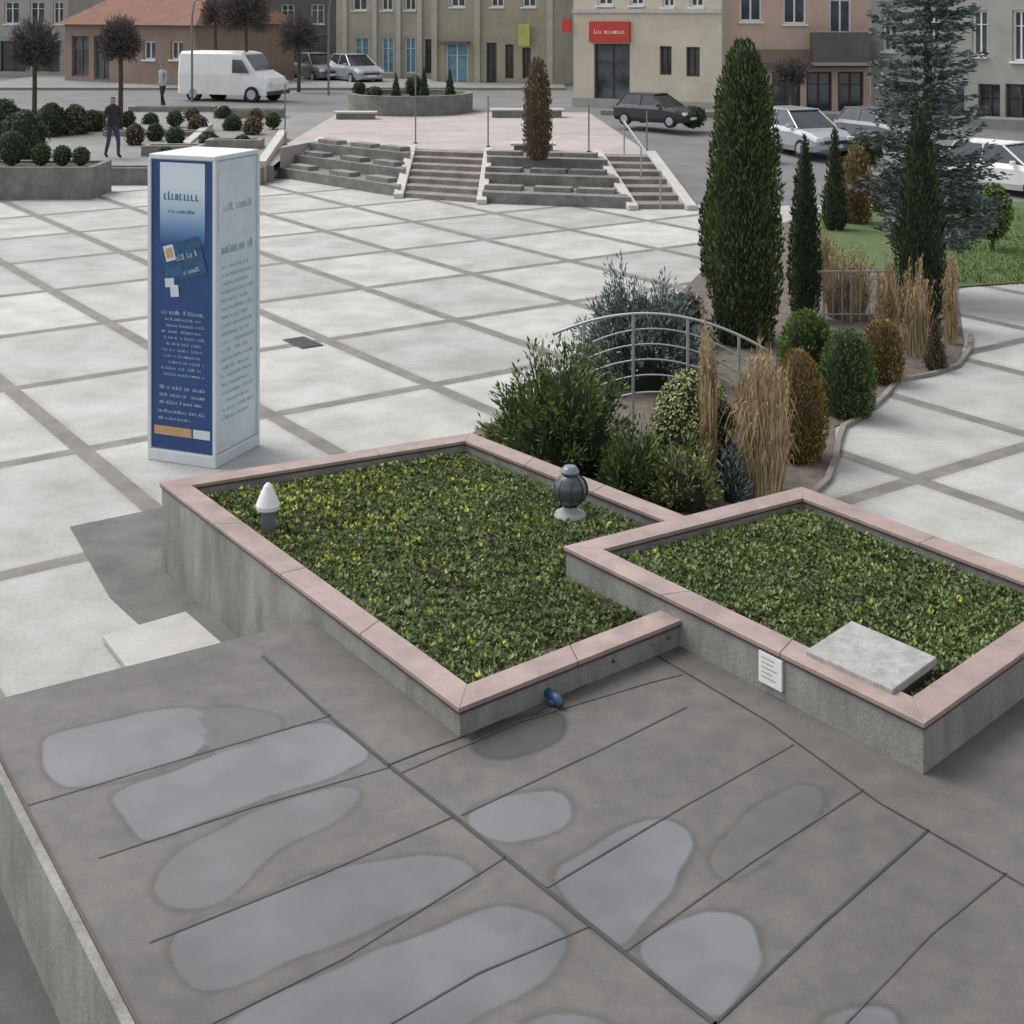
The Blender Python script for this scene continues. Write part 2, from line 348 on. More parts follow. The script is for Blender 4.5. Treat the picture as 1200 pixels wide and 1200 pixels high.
def sdist(X, Y, poly):
    n = len(poly); ins = np.zeros(X.shape, bool); dm = np.full(X.shape, 1e9)
    for i in range(n):
        ax, ay = poly[i-1].x, poly[i-1].y; bx, by = poly[i].x, poly[i].y
        dx, dy = bx-ax, by-ay; L2 = dx*dx+dy*dy+1e-12
        t = np.clip(((X-ax)*dx+(Y-ay)*dy)/L2, 0, 1); dm = np.minimum(dm, (X-ax-t*dx)**2+(Y-ay-t*dy)**2)
        if by != ay: ins ^= ((ay > Y) != (by > Y)) & (X < (bx-ax)*(Y-ay)/(by-ay)+ax)
    d = np.sqrt(dm); return np.where(ins, d, -d)
TT = [Vector((-3.14, 7.93, 0)), Vector((-1.2, 9.13, 0)), Vector((2.6, 10.2, 0)), Vector((6.4, 8.2, 0))]
TB = [Vector((1.1, 1.5, 0)), Vector((2.3, 1.5, 0)), Vector((4.2, 1.5, 0)), Vector((7.0, 1.5, 0))]
cols = []
for k, n in enumerate((60, 95, 50)):
    for i in range(n+(k == 2)): cols.append((TT[k].lerp(TT[k+1], i/n), TB[k].lerp(TB[k+1], i/n)))
NR = 210
Vx = []
for (t_, b_) in cols:
    for j in range(NR+1): p = t_.lerp(b_, j/NR); Vx.append((p.x, p.y, tz))
nc = len(cols); fs = [(i*(NR+1)+j, i*(NR+1)+j+1, (i+1)*(NR+1)+j+1, (i+1)*(NR+1)+j) for i in range(nc-1) for j in range(NR)]
arr = np.array(Vx); X, Y = arr[:, 0], arr[:, 1]
wet = np.zeros(len(X)); deep = np.zeros(len(X)); best = np.full(len(X), -1e9)
for dp_, pts in PUD:
    poly = chaikin([g(x, y, tz) for x, y in pts], 2); sd = sdist(X, Y, poly)+.014*np.sin(X*9+Y*5)*np.sin(Y*11-X*4)
    w_ = np.clip(.5+sd/.10, 0, 1); wet = np.maximum(wet, w_); deep = np.where(sd > best, dp_, deep); best = np.maximum(best, sd)
nv = len(Vx); Vx += [(TT[0].x, TT[0].y, -.02), (TT[3].x, TT[3].y, -.02), (TB[3].x, TB[3].y, -.02), (TB[0].x, TB[0].y, -.02), (TT[2].x, TT[2].y, -.02), (TT[1].x, TT[1].y, -.02)]
c00, c01, c10, c11 = 0, NR, (nc-1)*(NR+1), (nc-1)*(NR+1)+NR; m1 = 60*(NR+1); m2 = 155*(NR+1)
fs += [(c00, nv, nv+3, c01), (c01, nv+3, nv+2, c11), (c11, nv+2, nv+1, c10), (c10, nv+1, nv+4, m2), (m2, nv+4, nv+5, m1), (m1, nv+5, nv, c00)]
b = MB(); b.raw(Vx, fs); te = struct(b, 'terrace', ['terrace'])
for nm, ar in (('wet', wet), ('deep', deep)):
    at = te.data.attributes.new(nm, 'FLOAT', 'POINT'); at.data.foreach_set('value', np.concatenate([ar, np.zeros(6)]).astype(np.float32))
a = TT[0]; c = TB[0]; d = (c-a).normalized(); n = Vector((-d.y, d.x, 0))
if n.x > 0: n = -n
b = MB(); q = [a+n*.004, c+n*.004, c+n*.05, a+n*.05]
b.prism([(p.x, p.y) for p in q], -.02, tz+.008); b.build('side_wall', 'concrete', te)
b = MB(); q = [a-n*.012, c-n*.012, c+n*.0035, a+n*.0035]; b.prism([(p.x, p.y) for p in q], tz-.05, tz+.016); b.build('edge_trim', 'gasket', te)
e1 = (TT[1]-TT[0]).normalized()
b = MB(); b.face([(p.x, p.y, .008) for p in (a+n*.05, c+n*.05, c-e1*9, a-e1*9)]); struct(b, 'lower_pavement', 'asphalt_green')
def seam(pts, w=.014, mt='seam'):
    b = MB(); P = [g(x, y, tz+.004) for x, y in pts]; vs = []
    for i, p in enumerate(P):
        d = (P[min(i+1, len(P)-1)]-P[max(i-1, 0)]).normalized(); n = Vector((-d.y, d.x, 0))*w/2; vs += [p-n, p+n]
    b.raw(vs, [(2*i, 2*i+2, 2*i+3, 2*i+1) for i in range(len(P)-1)]); b.build('seam', mt, te)
seam([(308, 768), (385, 838), (455, 896), (545, 966), (650, 1050), (735, 1118), (845, 1205)], .024)
seam([(455, 896), (500, 878), (545, 862)], .012)
seam([(770, 768), (900, 845), (1030, 940), (1205, 1040)], .012)
seam([(835, 1202), (960, 1085), (1088, 972)], .014)
for pp in ([(30, 944), (200, 893), (388, 838)], [(115, 1005), (300, 944), (458, 898)], [(175, 1104), (380, 1022), (530, 957)], [(225, 1210), (400, 1124), (592, 1004)], [(430, 1215), (560, 1140), (690, 1085)],
           [(540, 955), (700, 880), (805, 828)], [(640, 1040), (800, 945), (930, 872)], [(733, 1114), (880, 1010), (1012, 925)], [(985, 1205), (1090, 1095), (1180, 1022)], [(470, 905), (600, 850), (690, 800)], [(610, 735+110), (760, 800), (800, 790)]):
    seam(pp, .009, 'seam_faint')

b = MB(); q = [g(82, 618), g(188, 596), g(235, 600), g(420, 790), g(225, 790), g(128, 700)]
b.face([v+Vector((0, 0, .008)) for v in q][::-1]); struct(b, 'dark_patch', 'patch_dark')  # darker grey sheet lying flat on the plaza beside the left planter
b = MB(); q = [g(120, 744, .055), g(218, 716, .055), g(264, 756, .055), g(152, 785, .055)]; r0 = Vector((q[0].x, q[0].y, 0))
sl = empty('stone_slab', r0, 0, 'loose pale stone slab lying on the plaza beside the terrace edge', 'slab')
b.prism([(v.x-r0.x, v.y-r0.y) for v in q][::-1], .01, .055); b.build('slab_top', 'slab_white', sl, bevel=.008)

# ---------------------------------------------------------------- planters
def off(path, w, closed):
    n = len(path); out = []
    for i in range(n):
        if closed or 0 < i < n-1:
            d0 = (path[i]-path[i-1]).normalized(); d1 = (path[(i+1) % n]-path[i]).normalized()
        elif i == 0: d0 = d1 = (path[1]-path[0]).normalized()
        else: d0 = d1 = (path[-1]-path[-2]).normalized()
        n0 = Vector((-d0.y, d0.x, 0)); n1 = Vector((-d1.y, d1.x, 0)); m_ = (n0+n1).normalized(); out.append(path[i]+m_*w/max(.3, m_.dot(n0)))
    return out
def ringwall(mb, path, w0, w1, z0, z1, closed, seg=None, gap=.004, mi=0):
    a = off(path, w0, closed); c = off(path, w1, closed); n = len(path)
    for i in range(n if closed else n-1):
        j = (i+1) % n; L = (path[j]-path[i]).length; k = max(1, round(L/seg)) if seg else 1
        for s_ in range(k):
            t0 = s_/k+(gap/L if s_ else 0); t1 = (s_+1)/k-(0 if s_ == k-1 else gap/L)
            q = [a[i].lerp(a[j], t0), a[i].lerp(a[j], t1), c[i].lerp(c[j], t1), c[i].lerp(c[j], t0)]
            mb.prism([(v.x, v.y) for v in q], z0, z1, mi)
def planter(name, label, path, zr, soilpoly, zs, closed, sgn):
    o = path[0].copy(); o.z = 0; e = empty(name, o, 0, label, 'planter')
    P = [v-Vector((o.x, o.y, v.z)) for v in path]
    b = MB(); ringwall(b, P, 0, sgn*.19, zr-.028, zr, closed, 1.05, .0025); b.build('coping', 'coping', e, bevel=.004)
    b = MB(); ringwall(b, P, sgn*.004, sgn*.186, zr-.042, zr-.0282, closed); b.build('coping_bed', 'gasket', e)
    b = MB(); ringwall(b, P, sgn*.014, sgn*.175, -.02, zr-.042, closed); b.build('wall', 'concrete', e)
    b = MB(); b.face([v-Vector((o.x, o.y, v.z-zs)) for v in soilpoly]); b.build('soil', 'soil', e)
    return e
z1 = .72
p1 = [g(770, 738, z1), g(538, 830, z1), g(187, 565, z1), g(552, 507, z1), g(792, 600, z1)]
p1[0] = p1[0]+(p1[0]-p1[1]).normalized()*.225
p1[4] = p1[4]+(p1[4]-p1[3]).normalized()*.10
sfar0 = p1[0]; sfar1 = p1[4]+(p1[4]-p1[3]).normalized()*.2
soil1i = off([p1[1], sfar0, sfar1, p1[3], p1[2]], .03, True)
pl1 = planter('flower_planter', 'concrete planter with pink granite coping on the left, bedding with lamps inside', p1, z1, soil1i, .62, False, -1)
z2 = .83
p2 = [g(1083, 848, z2), g(660, 640, z2), g(940, 570, z2), g(1290, 700, z2)]
pl2 = planter('flower_planter', 'taller concrete planter with pink coping on the right holding a grey hatch slab', p2, z2, off(p2, -.03, True), .74, True, -1)
def on_edge(a, c, u, z, o_=.0):
    d = (c-a).normalized(); n = Vector((-d.y, d.x, 0)); 
    if n.y > 0: n = -n
    v = a.lerp(c, u)+n*o_; v.z = z; return v
a, c = p2[1], p2[0]
b = MB(); o = pl2.location; f0, f1 = .612, .672
pts = [on_edge(a, c, f0, 0, .004), on_edge(a, c, f1, 0, .004), on_edge(a, c, f1, 0, -.012), on_edge(a, c, f0, 0, -.012)]
b.prism([(v.x-o.x, v.y-o.y) for v in pts], z2-.225, z2-.045, 0)
for k in range(5):
    zz = z2-.07-k*.028; u0 = f0+.008; u1 = u0+(f1-f0)*U(.45, .8)
    pts = [on_edge(a, c, u0, zz, .0065)-o, on_edge(a, c, u1, zz, .0065)-o, on_edge(a, c, u1, zz-.004, .0065)-o, on_edge(a, c, u0, zz-.004, .0065)-o]
    b.face(pts, 1)
b.build('notice_plate', ['white', 'greypaint'], pl2)
b = MB(); P = on_edge(p1[1], p1[0], .37, .60, -.03); d = (p1[0]-p1[1]).normalized(); n = Vector((d.y, -d.x, 0)); n = n if n.y < 0 else -n
o = pl1.location; b.tube([P-o, P+n*.10-o, P+n*.14+Vector((0, 0, -.025))-o], .026, 12); b.lathe([(.036, 0), (.036, .03)], c=P+n*.07-o+Vector((0, 0, -.045)), k=12); b.build('drain_spout', 'spout', pl1, smooth=True)
hq = [g(944, 762, .86), g(998, 727, .86), g(1098, 770, .86), g(1046, 808, .86)]; r0 = Vector((hq[0].x, hq[0].y, .74))
e = empty('hatch_slab', r0, 0, 'grey veined stone hatch slab lying in the right planter', 'slab')
b = MB(); b.prism([(v.x-r0.x, v.y-r0.y) for v in hq][::-1], .07, .12); b.build('slab_top', 'concrete_light', e, bevel=.006)
b = MB(); cc = sum(hq, Vector())/4; b.prism([((v.x-cc.x)*.93+cc.x-r0.x, (v.y-cc.y)*.93+cc.y-r0.y) for v in hq][::-1], -.01, .07); b.build('slab_base', 'gasket', e)

def inpoly(p, poly):
    c_ = False; n = len(poly)
    for i in range(n):
        a, d = poly[i], poly[i-1]
        if (a.y > p.y) != (d.y > p.y) and p.x < (d.x-a.x)*(p.y-a.y)/(d.y-a.y)+a.x: c_ = not c_
    return c_
def bedding(label, quad, zs, nu, nv, skip, yel, inset=.01):
    b = MB()
    A, B2, C2, D = quad
    for i in range(nu):
        for j in range(nv):
            if R() < .03: continue
            u = inset+(1-2*inset)*(i+.5+U(-.2, .2))/nu; v = inset+(1-2*inset)*(j+.5+U(-.26, .26))/nv
            p = A.lerp(B2, u).lerp(D.lerp(C2, u), v); p.z = zs
            if skip(p): continue
            s_ = U(.7, 1.2); k = random.randint(12, 18)
            for q in range(k):
                an = U(0, 6.28); up = U(.2, 1.3); d = Vector((math.cos(an), math.sin(an), up)).normalized()
                leafdir(b, p+d*.02*R(), d, .044*s_*U(.6, 1.15), .022*s_, 0)
            if R() < yel(p):
                for q in range(4): leafdir(b, p+Vector((U(-.015, .015), U(-.015, .015), .025)), (U(-1, 1), U(-1, 1), .8), .034, .026, 1)
    o = b.build('bedding_plants', ['pansy', 'yellow']); tag(o, label, 'bedding plants', kind='stuff'); return o
ins = off([p1[1], p1[2], p1[3], p1[3]+(p1[1]-p1[2])*1.0], -.2, True)
ext = ins[0]+(ins[3]-ins[0])*1.12; ext2 = ins[1]+(ins[2]-ins[1])*1.0
out2 = off(p2, .02, True)
yc = g(385, 590, .62)
bedding('low green and yellow bedding plants in the left planter', [ins[0], ins[1], ext2, ext], .62, 60, 46, lambda p: inpoly(p, out2) or not inpoly(p, soil1i) or (p-g(668, 606, .62)).length < .14 or (p-g(314, 622, .62)).length < .09,
        lambda p: .35*math.exp(-((p.x-yc.x)**2+(p.y-yc.y)**2)/.7)+.03)
ins2 = off(p2, -.2, True)
bedding('low green bedding plants in the right planter', ins2, .74, 48, 30, lambda p: inpoly(p, [Vector(v) for v in hq]), lambda p: .012)

# globe lamp
P = g(668, 606, .62); e = empty('globe_lamp', P, 0, 'dark ribbed glass globe lamp standing in the left planter', 'lamp')
b = MB(); b.lathe([(.125, 0), (.13, .02), (.12, .035), (.07, .05), (.055, .09)], k=20); b.build('base', 'concrete_light', e)
pr = [(.06, .09)]+[(.13*math.sin(math.pi*(.12+.76*t/10)), .22-.13*math.cos(math.pi*(.12+.76*t/10))) for t in range(11)]
b = MB(); b.lathe(pr+[(.04, .36)], k=24, lump=lambda t, z: 1+.03*math.cos(8*t)); b.build('globe', 'lampglass', e, smooth=True)
for k in range(8):
    t = k*math.pi/4; b = MB(); b.tube([(.005+math.cos(t)*r*1.02, math.sin(t)*r*1.02, z) for r, z in pr], .006, 5); b.build('rib', 'dark_metal', e)
b = MB(); b.lathe([(.07, .345), (.075, .36), (.06, .385), (.045, .40), (.02, .405)], k=16); b.build('cap', 'greypaint', e)
P = g(314, 622, .62); e = empty('cone_lamp', P, 0, 'small white cone garden lamp at the left edge of the planter', 'lamp')
b = MB(); b.lathe([(.055, 0), (.055, .15), (.07, .155), (.07, .18)], k=18); b.build('post', 'greypaint', e)
b = MB(); b.lathe([(.088, .17), (.092, .2), (.06, .28), (.03, .345), (.012, .365)], k=20); b.build('lamp_shade', 'white', e, smooth=False)

# ---------------------------------------------------------------- advertising pillar
c0 = g(252, 549); ang = math.atan2(-.369, .929); S = .78; HT = 3.1
e = empty('advertising_pillar', c0, ang, 'tall square advertising pillar, blue poster on one side and white on the other', 'advertising pillar')
b = MB(); b.box(-S+.02, -.02, .02, S-.02, .12, HT-.03); b.build('core_box', 'alu', e)
b = MB(); b.box(-S-.02, .02, -.02, S+.02, 0, .12); b.build('base', 'alu', e, bevel=.01)
b = MB(); b.box(-S-.01, .01, -.01, S+.01, HT-.03, HT+.02); b.build('top_frame', 'alu', e, bevel=.01)
for (x, y) in ((-S, 0), (0, 0), (0, S), (-S, S)):
    b = MB(); b.box(x-.018, x+.018, y-.018, y+.018, .12, HT-.03); b.build('corner_post', 'alu', e)
def glyphs(b, u0, u1, z, h, mi, put, words=True, seed=0):
    rr = random.Random(seed); u = u0
    while u < u1-h*.4:
        if words and rr.random() < .17: u += h*.55; continue
        w_ = h*rr.uniform(.3, .5); hh = h*(1 if rr.random() < .25 else .72)
        t = h*.15; kind = rr.random()
        put(u, u+t, z, z+hh, mi)
        if kind < .4: put(u+w_-t, u+w_, z, z+hh*.98, mi)
        if kind < .75: put(u+t, u+w_-t, z+hh*.84, z+hh*.98, mi)
        if kind > .3: put(u+t, u+w_, z, z+hh*.15, mi)
        u += w_+h*.18
b = MB()
def put(u0, u1, za, zb, mi, d=0.): b.face([(-S+u0, -d, za), (-S+u1, -d, za), (-S+u1, -d, zb), (-S+u0, -d, zb)], mi)
b.box(-S+.02, -.02, .003, .018, .13, HT-.04, 0)
put(.12, .66, 2.2, 3.04, 5)
def p2_(u0, u1, za, zb, mi): put(u0, u1, za, zb, mi, .003)
glyphs(b, .17, .62, 2.66, .085, 4, p2_, seed=3); glyphs(b, .22, .55, 2.53, .035, 4, p2_, seed=4)
def rot(cx, cz, w_, h_, a, mi, d):
    pts = [(-w_, -h_), (w_, -h_), (w_, h_), (-w_, h_)]
    b.face([(-S+cx+x*math.cos(a)-y*math.sin(a), -d, cz+x*math.sin(a)+y*math.cos(a)) for x, y in pts], mi)
rot(.40, 2.06, .25, .19, .28, 4, .004); rot(.24, 2.12, .06, .08, .28, 6, .006); rot(.24, 2.12, .04, .05, .28, 3, .008); rot(.24, 1.82, .055, .045, .1, 6, .005); rot(.3, 1.74, .05, .06, .1, 6, .006)
def rowt(a_, z, h, x0, x1, sd):
    def pr(u0, u1, za, zb, mi):
        co, si = math.cos(a_), math.sin(a_)
        b.face([(-S+.38+(u-.38)*co-(v-z)*si, -.007, z+(u-.38)*si+(v-z)*co) for u, v in ((u0, za), (u1, za), (u1, zb), (u0, zb))], mi)
    glyphs(b, x0, x1, z, h, 2, pr, seed=sd)
rowt(.28, 2.06, .055, .33, .6, 11); rowt(.28, 1.9, .045, .42, .62, 12)
for k in range(11): glyphs(b, .14+.03*(k % 3), .66-.04*(k % 2), 1.5-k*.062, .028 if k else .042, 2, p2_, seed=20+k)
for k in range(3): glyphs(b, .12, .66, .74-k*.075, .036, 2, p2_, seed=40+k)
glyphs(b, .1, .68, .5, .034, 2, p2_, seed=51); glyphs(b, .1, .5, .43, .03, 2, p2_, seed=52)
put(.05, .5, .27, .36, 3); put(.52, .72, .27, .36, 1)
b.build('blue_poster', ['blue', 'paper', 'ink', 'orange', 'photo', 'fade', 'paper'], e)
b = MB(); b.box(-.018, -.003, .02, S-.02, .13, HT-.04, 0)
def put2(u0, u1, za, zb, mi, d=0.): b.face([(.0+d, u0, za), (.0+d, u1, za), (.0+d, u1, zb), (.0+d, u0, zb)], mi)
put2(.06, .72, 2.3, 2.95, 1)
def p3(u0, u1, za, zb, mi): put2(u0, u1, za, zb, mi, .003)
glyphs(b, .15, .65, 2.55, .08, 3, p3, seed=60); glyphs(b, .12, .68, 2.12, .09, 3, p3, seed=61)
for k in range(19): glyphs(b, .12, .62+.08*(k % 2), 1.97-k*.085, .036, 3, p3, seed=70+k)
b.build('pale_poster', ['pale', 'paper', 'alu', 'teal'], e)

P = g(355, 402); e = empty('drain_cover', P, -.96, 'small dark drain grate set in the pale paving behind the pillar', 'drain cover')
b = MB(); b.box(-.3, .3, -.16, .16, .002, .014); b.build('frame', 'gasket', e)
for k in range(7): b = MB(); b.box(-.27+k*.08, -.22+k*.08, -.13, .13, .014, .02); b.build('grate_bar', 'dark_metal', e)

# ---------------------------------------------------------------- garden
b = MB(); q = [(545, 512), (620, 470), (690, 415), (800, 340), (840, 300), (900, 262), (1110, 245), (1230, 240), (1230, 285), (1115, 305), (1130, 400), (1120, 432), (1050, 445), (1022, 480), (978, 500), (978, 535), (965, 570), (900, 600), (780, 640), (640, 600)]
qq = [g(x, y, .012) for x, y in q]; b.face(qq[::-1]); struct(b, 'garden_bed', 'bedsoil')
pth = [g(x, y, 0) for x, y in [(1135, 395), (1133, 412), (1120, 430), (1090, 440), (1050, 447), (1030, 470), (1008, 490), (985, 502), (979, 520), (976, 540), (966, 565), (950, 580), (925, 598)]]
b = MB(); ringwall(b, pth, 0, .06, -.01, .05, False); o = b.build('bed_kerb', 'step'); o['kind'] = 'structure'
b = MB(); b.face([v+Vector((0, 0, .02)) for v in [g(1112, 338), g(1235, 330), g(1235, 235), g(1120, 240), g(960, 250), g(960, 300)]]); struct(b, 'lawn', 'lawn')
b = MB()
for _ in range(5000):
    x, y = U(1100, 1230), U(245, 334); P = g(x, y, .02)
    leafdir(b, P, (U(-.5, .5), U(-.5, .5), 1), U(.04, .1), .015)
o = b.build('lawn_grass', 'box'); tag(o, 'short green grass on the lawn at the right edge', 'grass', kind='stuff')

def lumpf(seed, amp):
    rr = random.Random(seed); ps = [(rr.randint(2, 6), rr.uniform(1, 6), rr.uniform(0, 6), rr.uniform(.3, 1)) for _ in range(5)]
    return lambda t, z: 1+amp*sum(a*math.sin(k*t+kz*z*2+ph) for k, kz, ph, a in ps)/2
def shape_fn(kind):
    if kind == 'ball': return lambda t: math.sqrt(max(0, 1-(2*t-1)**2))
    if kind == 'dome': return lambda t: math.sqrt(max(0, 1-max(0, (t-.35)/.65)**2))*(.8+.2*min(1, t/.3))
    if kind == 'column': return lambda t: min(1, .75+t)*math.sqrt(max(0, 1-max(0, (t-.3)/.7)**2.2))
    if kind == 'spire': return lambda t: min(1, .7+t*1.5)*max(0, 1-max(0, (t-.3)/.7)**1.6)**.9
    if kind == 'cone': return lambda t: (1-t)**.8*min(1, .6+t*4)
def crown(kind, w, h, z0, n, L, W, amp=.1, upright=.0, mat='box', core='core', seed=0, parent=None, name='foliage'):
    f = shape_fn(kind); lf = lumpf(seed, amp); b = MB()
    prof = [(max(.01, f(t/12)*w/2*.84), z0+h*t/12) for t in range(13)]
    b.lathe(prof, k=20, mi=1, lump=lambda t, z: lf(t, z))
    i = 0
    while i < n:
        t = R(); r = f(t)
        if R() > r+.12: continue
        a = U(0, 6.283); q = w/2*r*lf(a, z0+h*t)*U(.8, 1.06); i += 1
        p = Vector((math.cos(a)*q, math.sin(a)*q, z0+h*t)); nn = Vector((math.cos(a), math.sin(a), (t-.4)*1.5))
        if upright: leafdir(b, p, Vector((math.cos(a)*.45, math.sin(a)*.45, upright))+Vector((U(-.4, .4), U(-.4, .4), U(-.3, .3))), L*U(.6, 1.2), W)
        else: leaf(b, p, nn+Vector((U(-.7, .7), U(-.7, .7), U(-.7, .7))), L*U(.6, 1.2), W)
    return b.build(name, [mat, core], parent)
SEED = [0]
def shrub(name, label, cat, px, py, z, wpx, hpx, kind, mat, n, L, W, amp=.12, upright=0, group=None, core='core', trunk=0):
    s_ = sc(py, z); P = g(px, py, z); SEED[0] += 1
    e = empty(name, P, 0, label, cat, group); w_ = wpx/s_; h = hpx/s_
    P_ = 0.
    if trunk:
        P_ = trunk/s_; b = MB(); b.tube([(0, 0, -.03), (.01, 0, P_+h*.3)], .035+h*.01, 8, r1=.02); b.build('trunk', 'bark', e)
    else:
        b = MB(); b.tube([(0, 0, -.03), (.01, 0, h*.4)], .03, 6); b.build('stem', 'bark', e)
    crown(kind, w_, h-P_, P_, n, L, W, amp, upright, mat, core, SEED[0], e, 'crown' if trunk else 'foliage')
    return e
shrub('columnar_thuja', 'tallest dark green columnar conifer in the garden', 'tree', 872, 402, 0, 84, 354, 'column', 'thuja', 11000, .085, .028, .06, 1.0)
shrub('columnar_thuja', 'slim dark pointed conifer just right of the tallest green column', 'tree', 943, 376, 0, 36, 215, 'spire', 'thuja_dark', 2800, .08, .025, .08, 1.)
shrub('columnar_thuja', 'dark narrow conifer standing in front of the blue spruce', 'tree', 1078, 385, 0, 54, 260, 'spire', 'thuja_dark', 3400, .1, .03, .1, 1.)
shrub('round_conifer', 'brown gold rounded conifer behind the slim pointed conifer', 'shrub', 1004, 262, 0, 38, 90, 'dome', 'golden', 900, .1, .04, .1, 1., core='core_brown')
shrub('dark_conifer', 'small dark conifer left of the brown gold rounded conifer', 'shrub', 978, 270, 0, 34, 120, 'cone', 'thuja_dark', 900, .1, .04, .1, 1.)
shrub('clipped_ball_tree', 'green clipped ball shrub on a short stem on the lawn', 'shrub', 1163, 294, 0, 46, 80, 'ball', 'box', 1500, .07, .04, .06, 0, trunk=12)
shrub('low_conifer', 'small dark green conifer left of the tallest column', 'shrub', 836, 325, 0, 30, 110, 'dome', 'thuja_dark', 900, .1, .04, .1, 1.)
shrub('golden_ball_conifer', 'large golden brown ball conifer beside the dry grass tuft', 'shrub', 934, 538, 0, 66, 126, 'dome', 'golden', 4200, .05, .018, .05, .8, core='core_brown')
shrub('clipped_green_shrub', 'green clipped shrub right of the golden ball conifer', 'shrub', 993, 487, 0, 64, 100, 'dome', 'juniper', 2800, .06, .02, .08, .6)
shrub('clipped_green_shrub', 'bright green shrub behind the golden ball conifer', 'shrub', 946, 470, 0, 64, 104, 'dome', 'box', 2200, .07, .03, .12, .6)
shrub('orange_ball_shrub', 'orange brown rounded shrub at the back right of the garden', 'shrub', 1034, 448, 0, 48, 72, 'dome', 'golden', 1500, .06, .025, .1, .6, core='core_brown')
shrub('variegated_shrub', 'pale yellow green variegated shrub behind the thin grass plume', 'shrub', 812, 560, 0, 98, 128, 'dome', 'lime', 4800, .042, .022, .18, 0)
shrub('purple_shrub', 'dark purple shrub between the two dry grasses', 'shrub', 853, 566, 0, 42, 92, 'dome', 'purple', 1300, .05, .025, .2, 0)
shrub('small_cone_conifer', 'small dark cone conifer at the right end of the garden', 'shrub', 1096, 434, 0, 30, 56, 'cone', 'brown_leaf', 700, .05, .02, .1, .8)
shrub('grey_leafy_shrub', 'greyish shrub at the left foot of the tallest column', 'shrub', 800, 405, 0, 60, 62, 'dome', 'brown_leaf', 900, .06, .03, .2, .5)

def spiky(name, label, px, py, wpx, hpx, mat, nb, nl, L, W, lift=.9, z=0, sd=1):
    rr = random.Random(sd); s_ = sc(py, z); e = empty(name, g(px, py, z), 0, label, 'shrub'); b = MB(); w_ = wpx/s_/2; h = hpx/s_; tb = MB()
    for i in range(nb):
        a = rr.uniform(0, 6.283); el = rr.random(); reach = w_*(1-.62*el**1.6)*rr.uniform(.7, 1.12); top = h*(.25+.7*el)*rr.uniform(.75, 1.1)
        tip = Vector((math.cos(a)*reach, math.sin(a)*reach, top)); s0 = Vector((math.cos(a)*.02, math.sin(a)*.02, 0)); mid = Vector((tip.x*.6, tip.y*.6, top*.42))
        tb.tube([s0, mid, tip], .012, 4, r1=.003, cap=False)
        for k in range(nl):
            t = rr.uniform(.25, 1.); p = s0*(1-t)**2+mid*2*t*(1-t)+tip*t*t; d = ((tip-mid)*t+(mid-s0)*(1-t)).normalized()
            j = Vector((rr.uniform(-1, 1), rr.uniform(-1, 1), rr.uniform(-1, 1)))
            leafdir(b, p+j*.045, d*lift+j*.65, L*rr.uniform(.6, 1.2), W)
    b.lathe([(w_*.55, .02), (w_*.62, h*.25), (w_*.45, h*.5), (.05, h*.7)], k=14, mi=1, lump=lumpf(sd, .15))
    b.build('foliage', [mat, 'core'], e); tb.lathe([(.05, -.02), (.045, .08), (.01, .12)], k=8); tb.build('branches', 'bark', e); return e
spiky('spreading_juniper', 'big bushy green juniper at the left front of the garden', 655, 556, 178, 166, 'juniper', 210, 66, .08, .021, sd=3)
spiky('spreading_juniper', 'blue grey spreading conifer behind the arched metal rails', 752, 448, 165, 142, 'bluejun', 210, 55, .10, .022, sd=4)
spiky('spreading_juniper', 'low bright green juniper beside the left planter coping', 742, 588, 92, 98, 'juniper', 90, 55, .07, .02, sd=5)
spiky('leafy_shrub', 'loose yellowish leafy shrub at the foot of the thin grass plume', 802, 594, 92, 80, 'lime', 70, 40, .075, .018, sd=6)
spiky('leafy_shrub', 'pale spiky shrub in front of the purple shrub', 858, 588, 36, 75, 'bluejun', 25, 32, .07, .018, sd=8)

P = g(1085, 352); e = empty('blue_spruce', P, 0, 'tall blue grey spruce at the right behind the garden', 'tree')
H = 7.6; b = MB(); b.tube([(0, 0, -.05), (.03, 0, H*.5), (0, 0, H)], .11, 8, r1=.02); b.build('trunk', 'bark', e)
b = MB(); tb = MB(); rr = random.Random(5); z = .9
while z < H-.1:
    t = (z-.5)/(H-.5); Rm = 1.2*(1-t)**.7*(.7+.3*min(1, z/2.)); nb = 12 if z < 5.5 else 7
    for k in range(nb):
        a = rr.uniform(0, 6.283); L = Rm*rr.uniform(.5, 1.2); d = Vector((math.cos(a), math.sin(a), 0)); tip = d*L+Vector((0, 0, z+rr.uniform(-.05, .25)*L)); m0 = Vector((0, 0, z)); mid = d*L*.55+Vector((0, 0, z-.1*L))
        tb.tube([m0, mid, tip], .015, 4, r1=.004, cap=False)
        side = Vector((-d.y, d.x, 0))
        for q_ in range(int(24+60*L)):
            s_ = rr.uniform(.15, 1); p = m0*(1-s_)**2+mid*2*s_*(1-s_)+tip*s_*s_
            sp = (1-s_)*.30*L+.05; o_ = side*rr.uniform(-sp, sp)+Vector((0, 0, rr.uniform(-.05, .04)))
            leafdir(b, p+o_, d*.8+side*rr.uniform(-.8, .8)+Vector((0, 0, rr.uniform(-.4, .5))), .12*rr.uniform(.6, 1.2), .038)
    z += .19
b.build('crown', 'spruce', e); tb.tube([(0, 0, .85), (0, 0, H-.1)], .03, 5, r1=.01); tb.build('branches', 'bark', e)

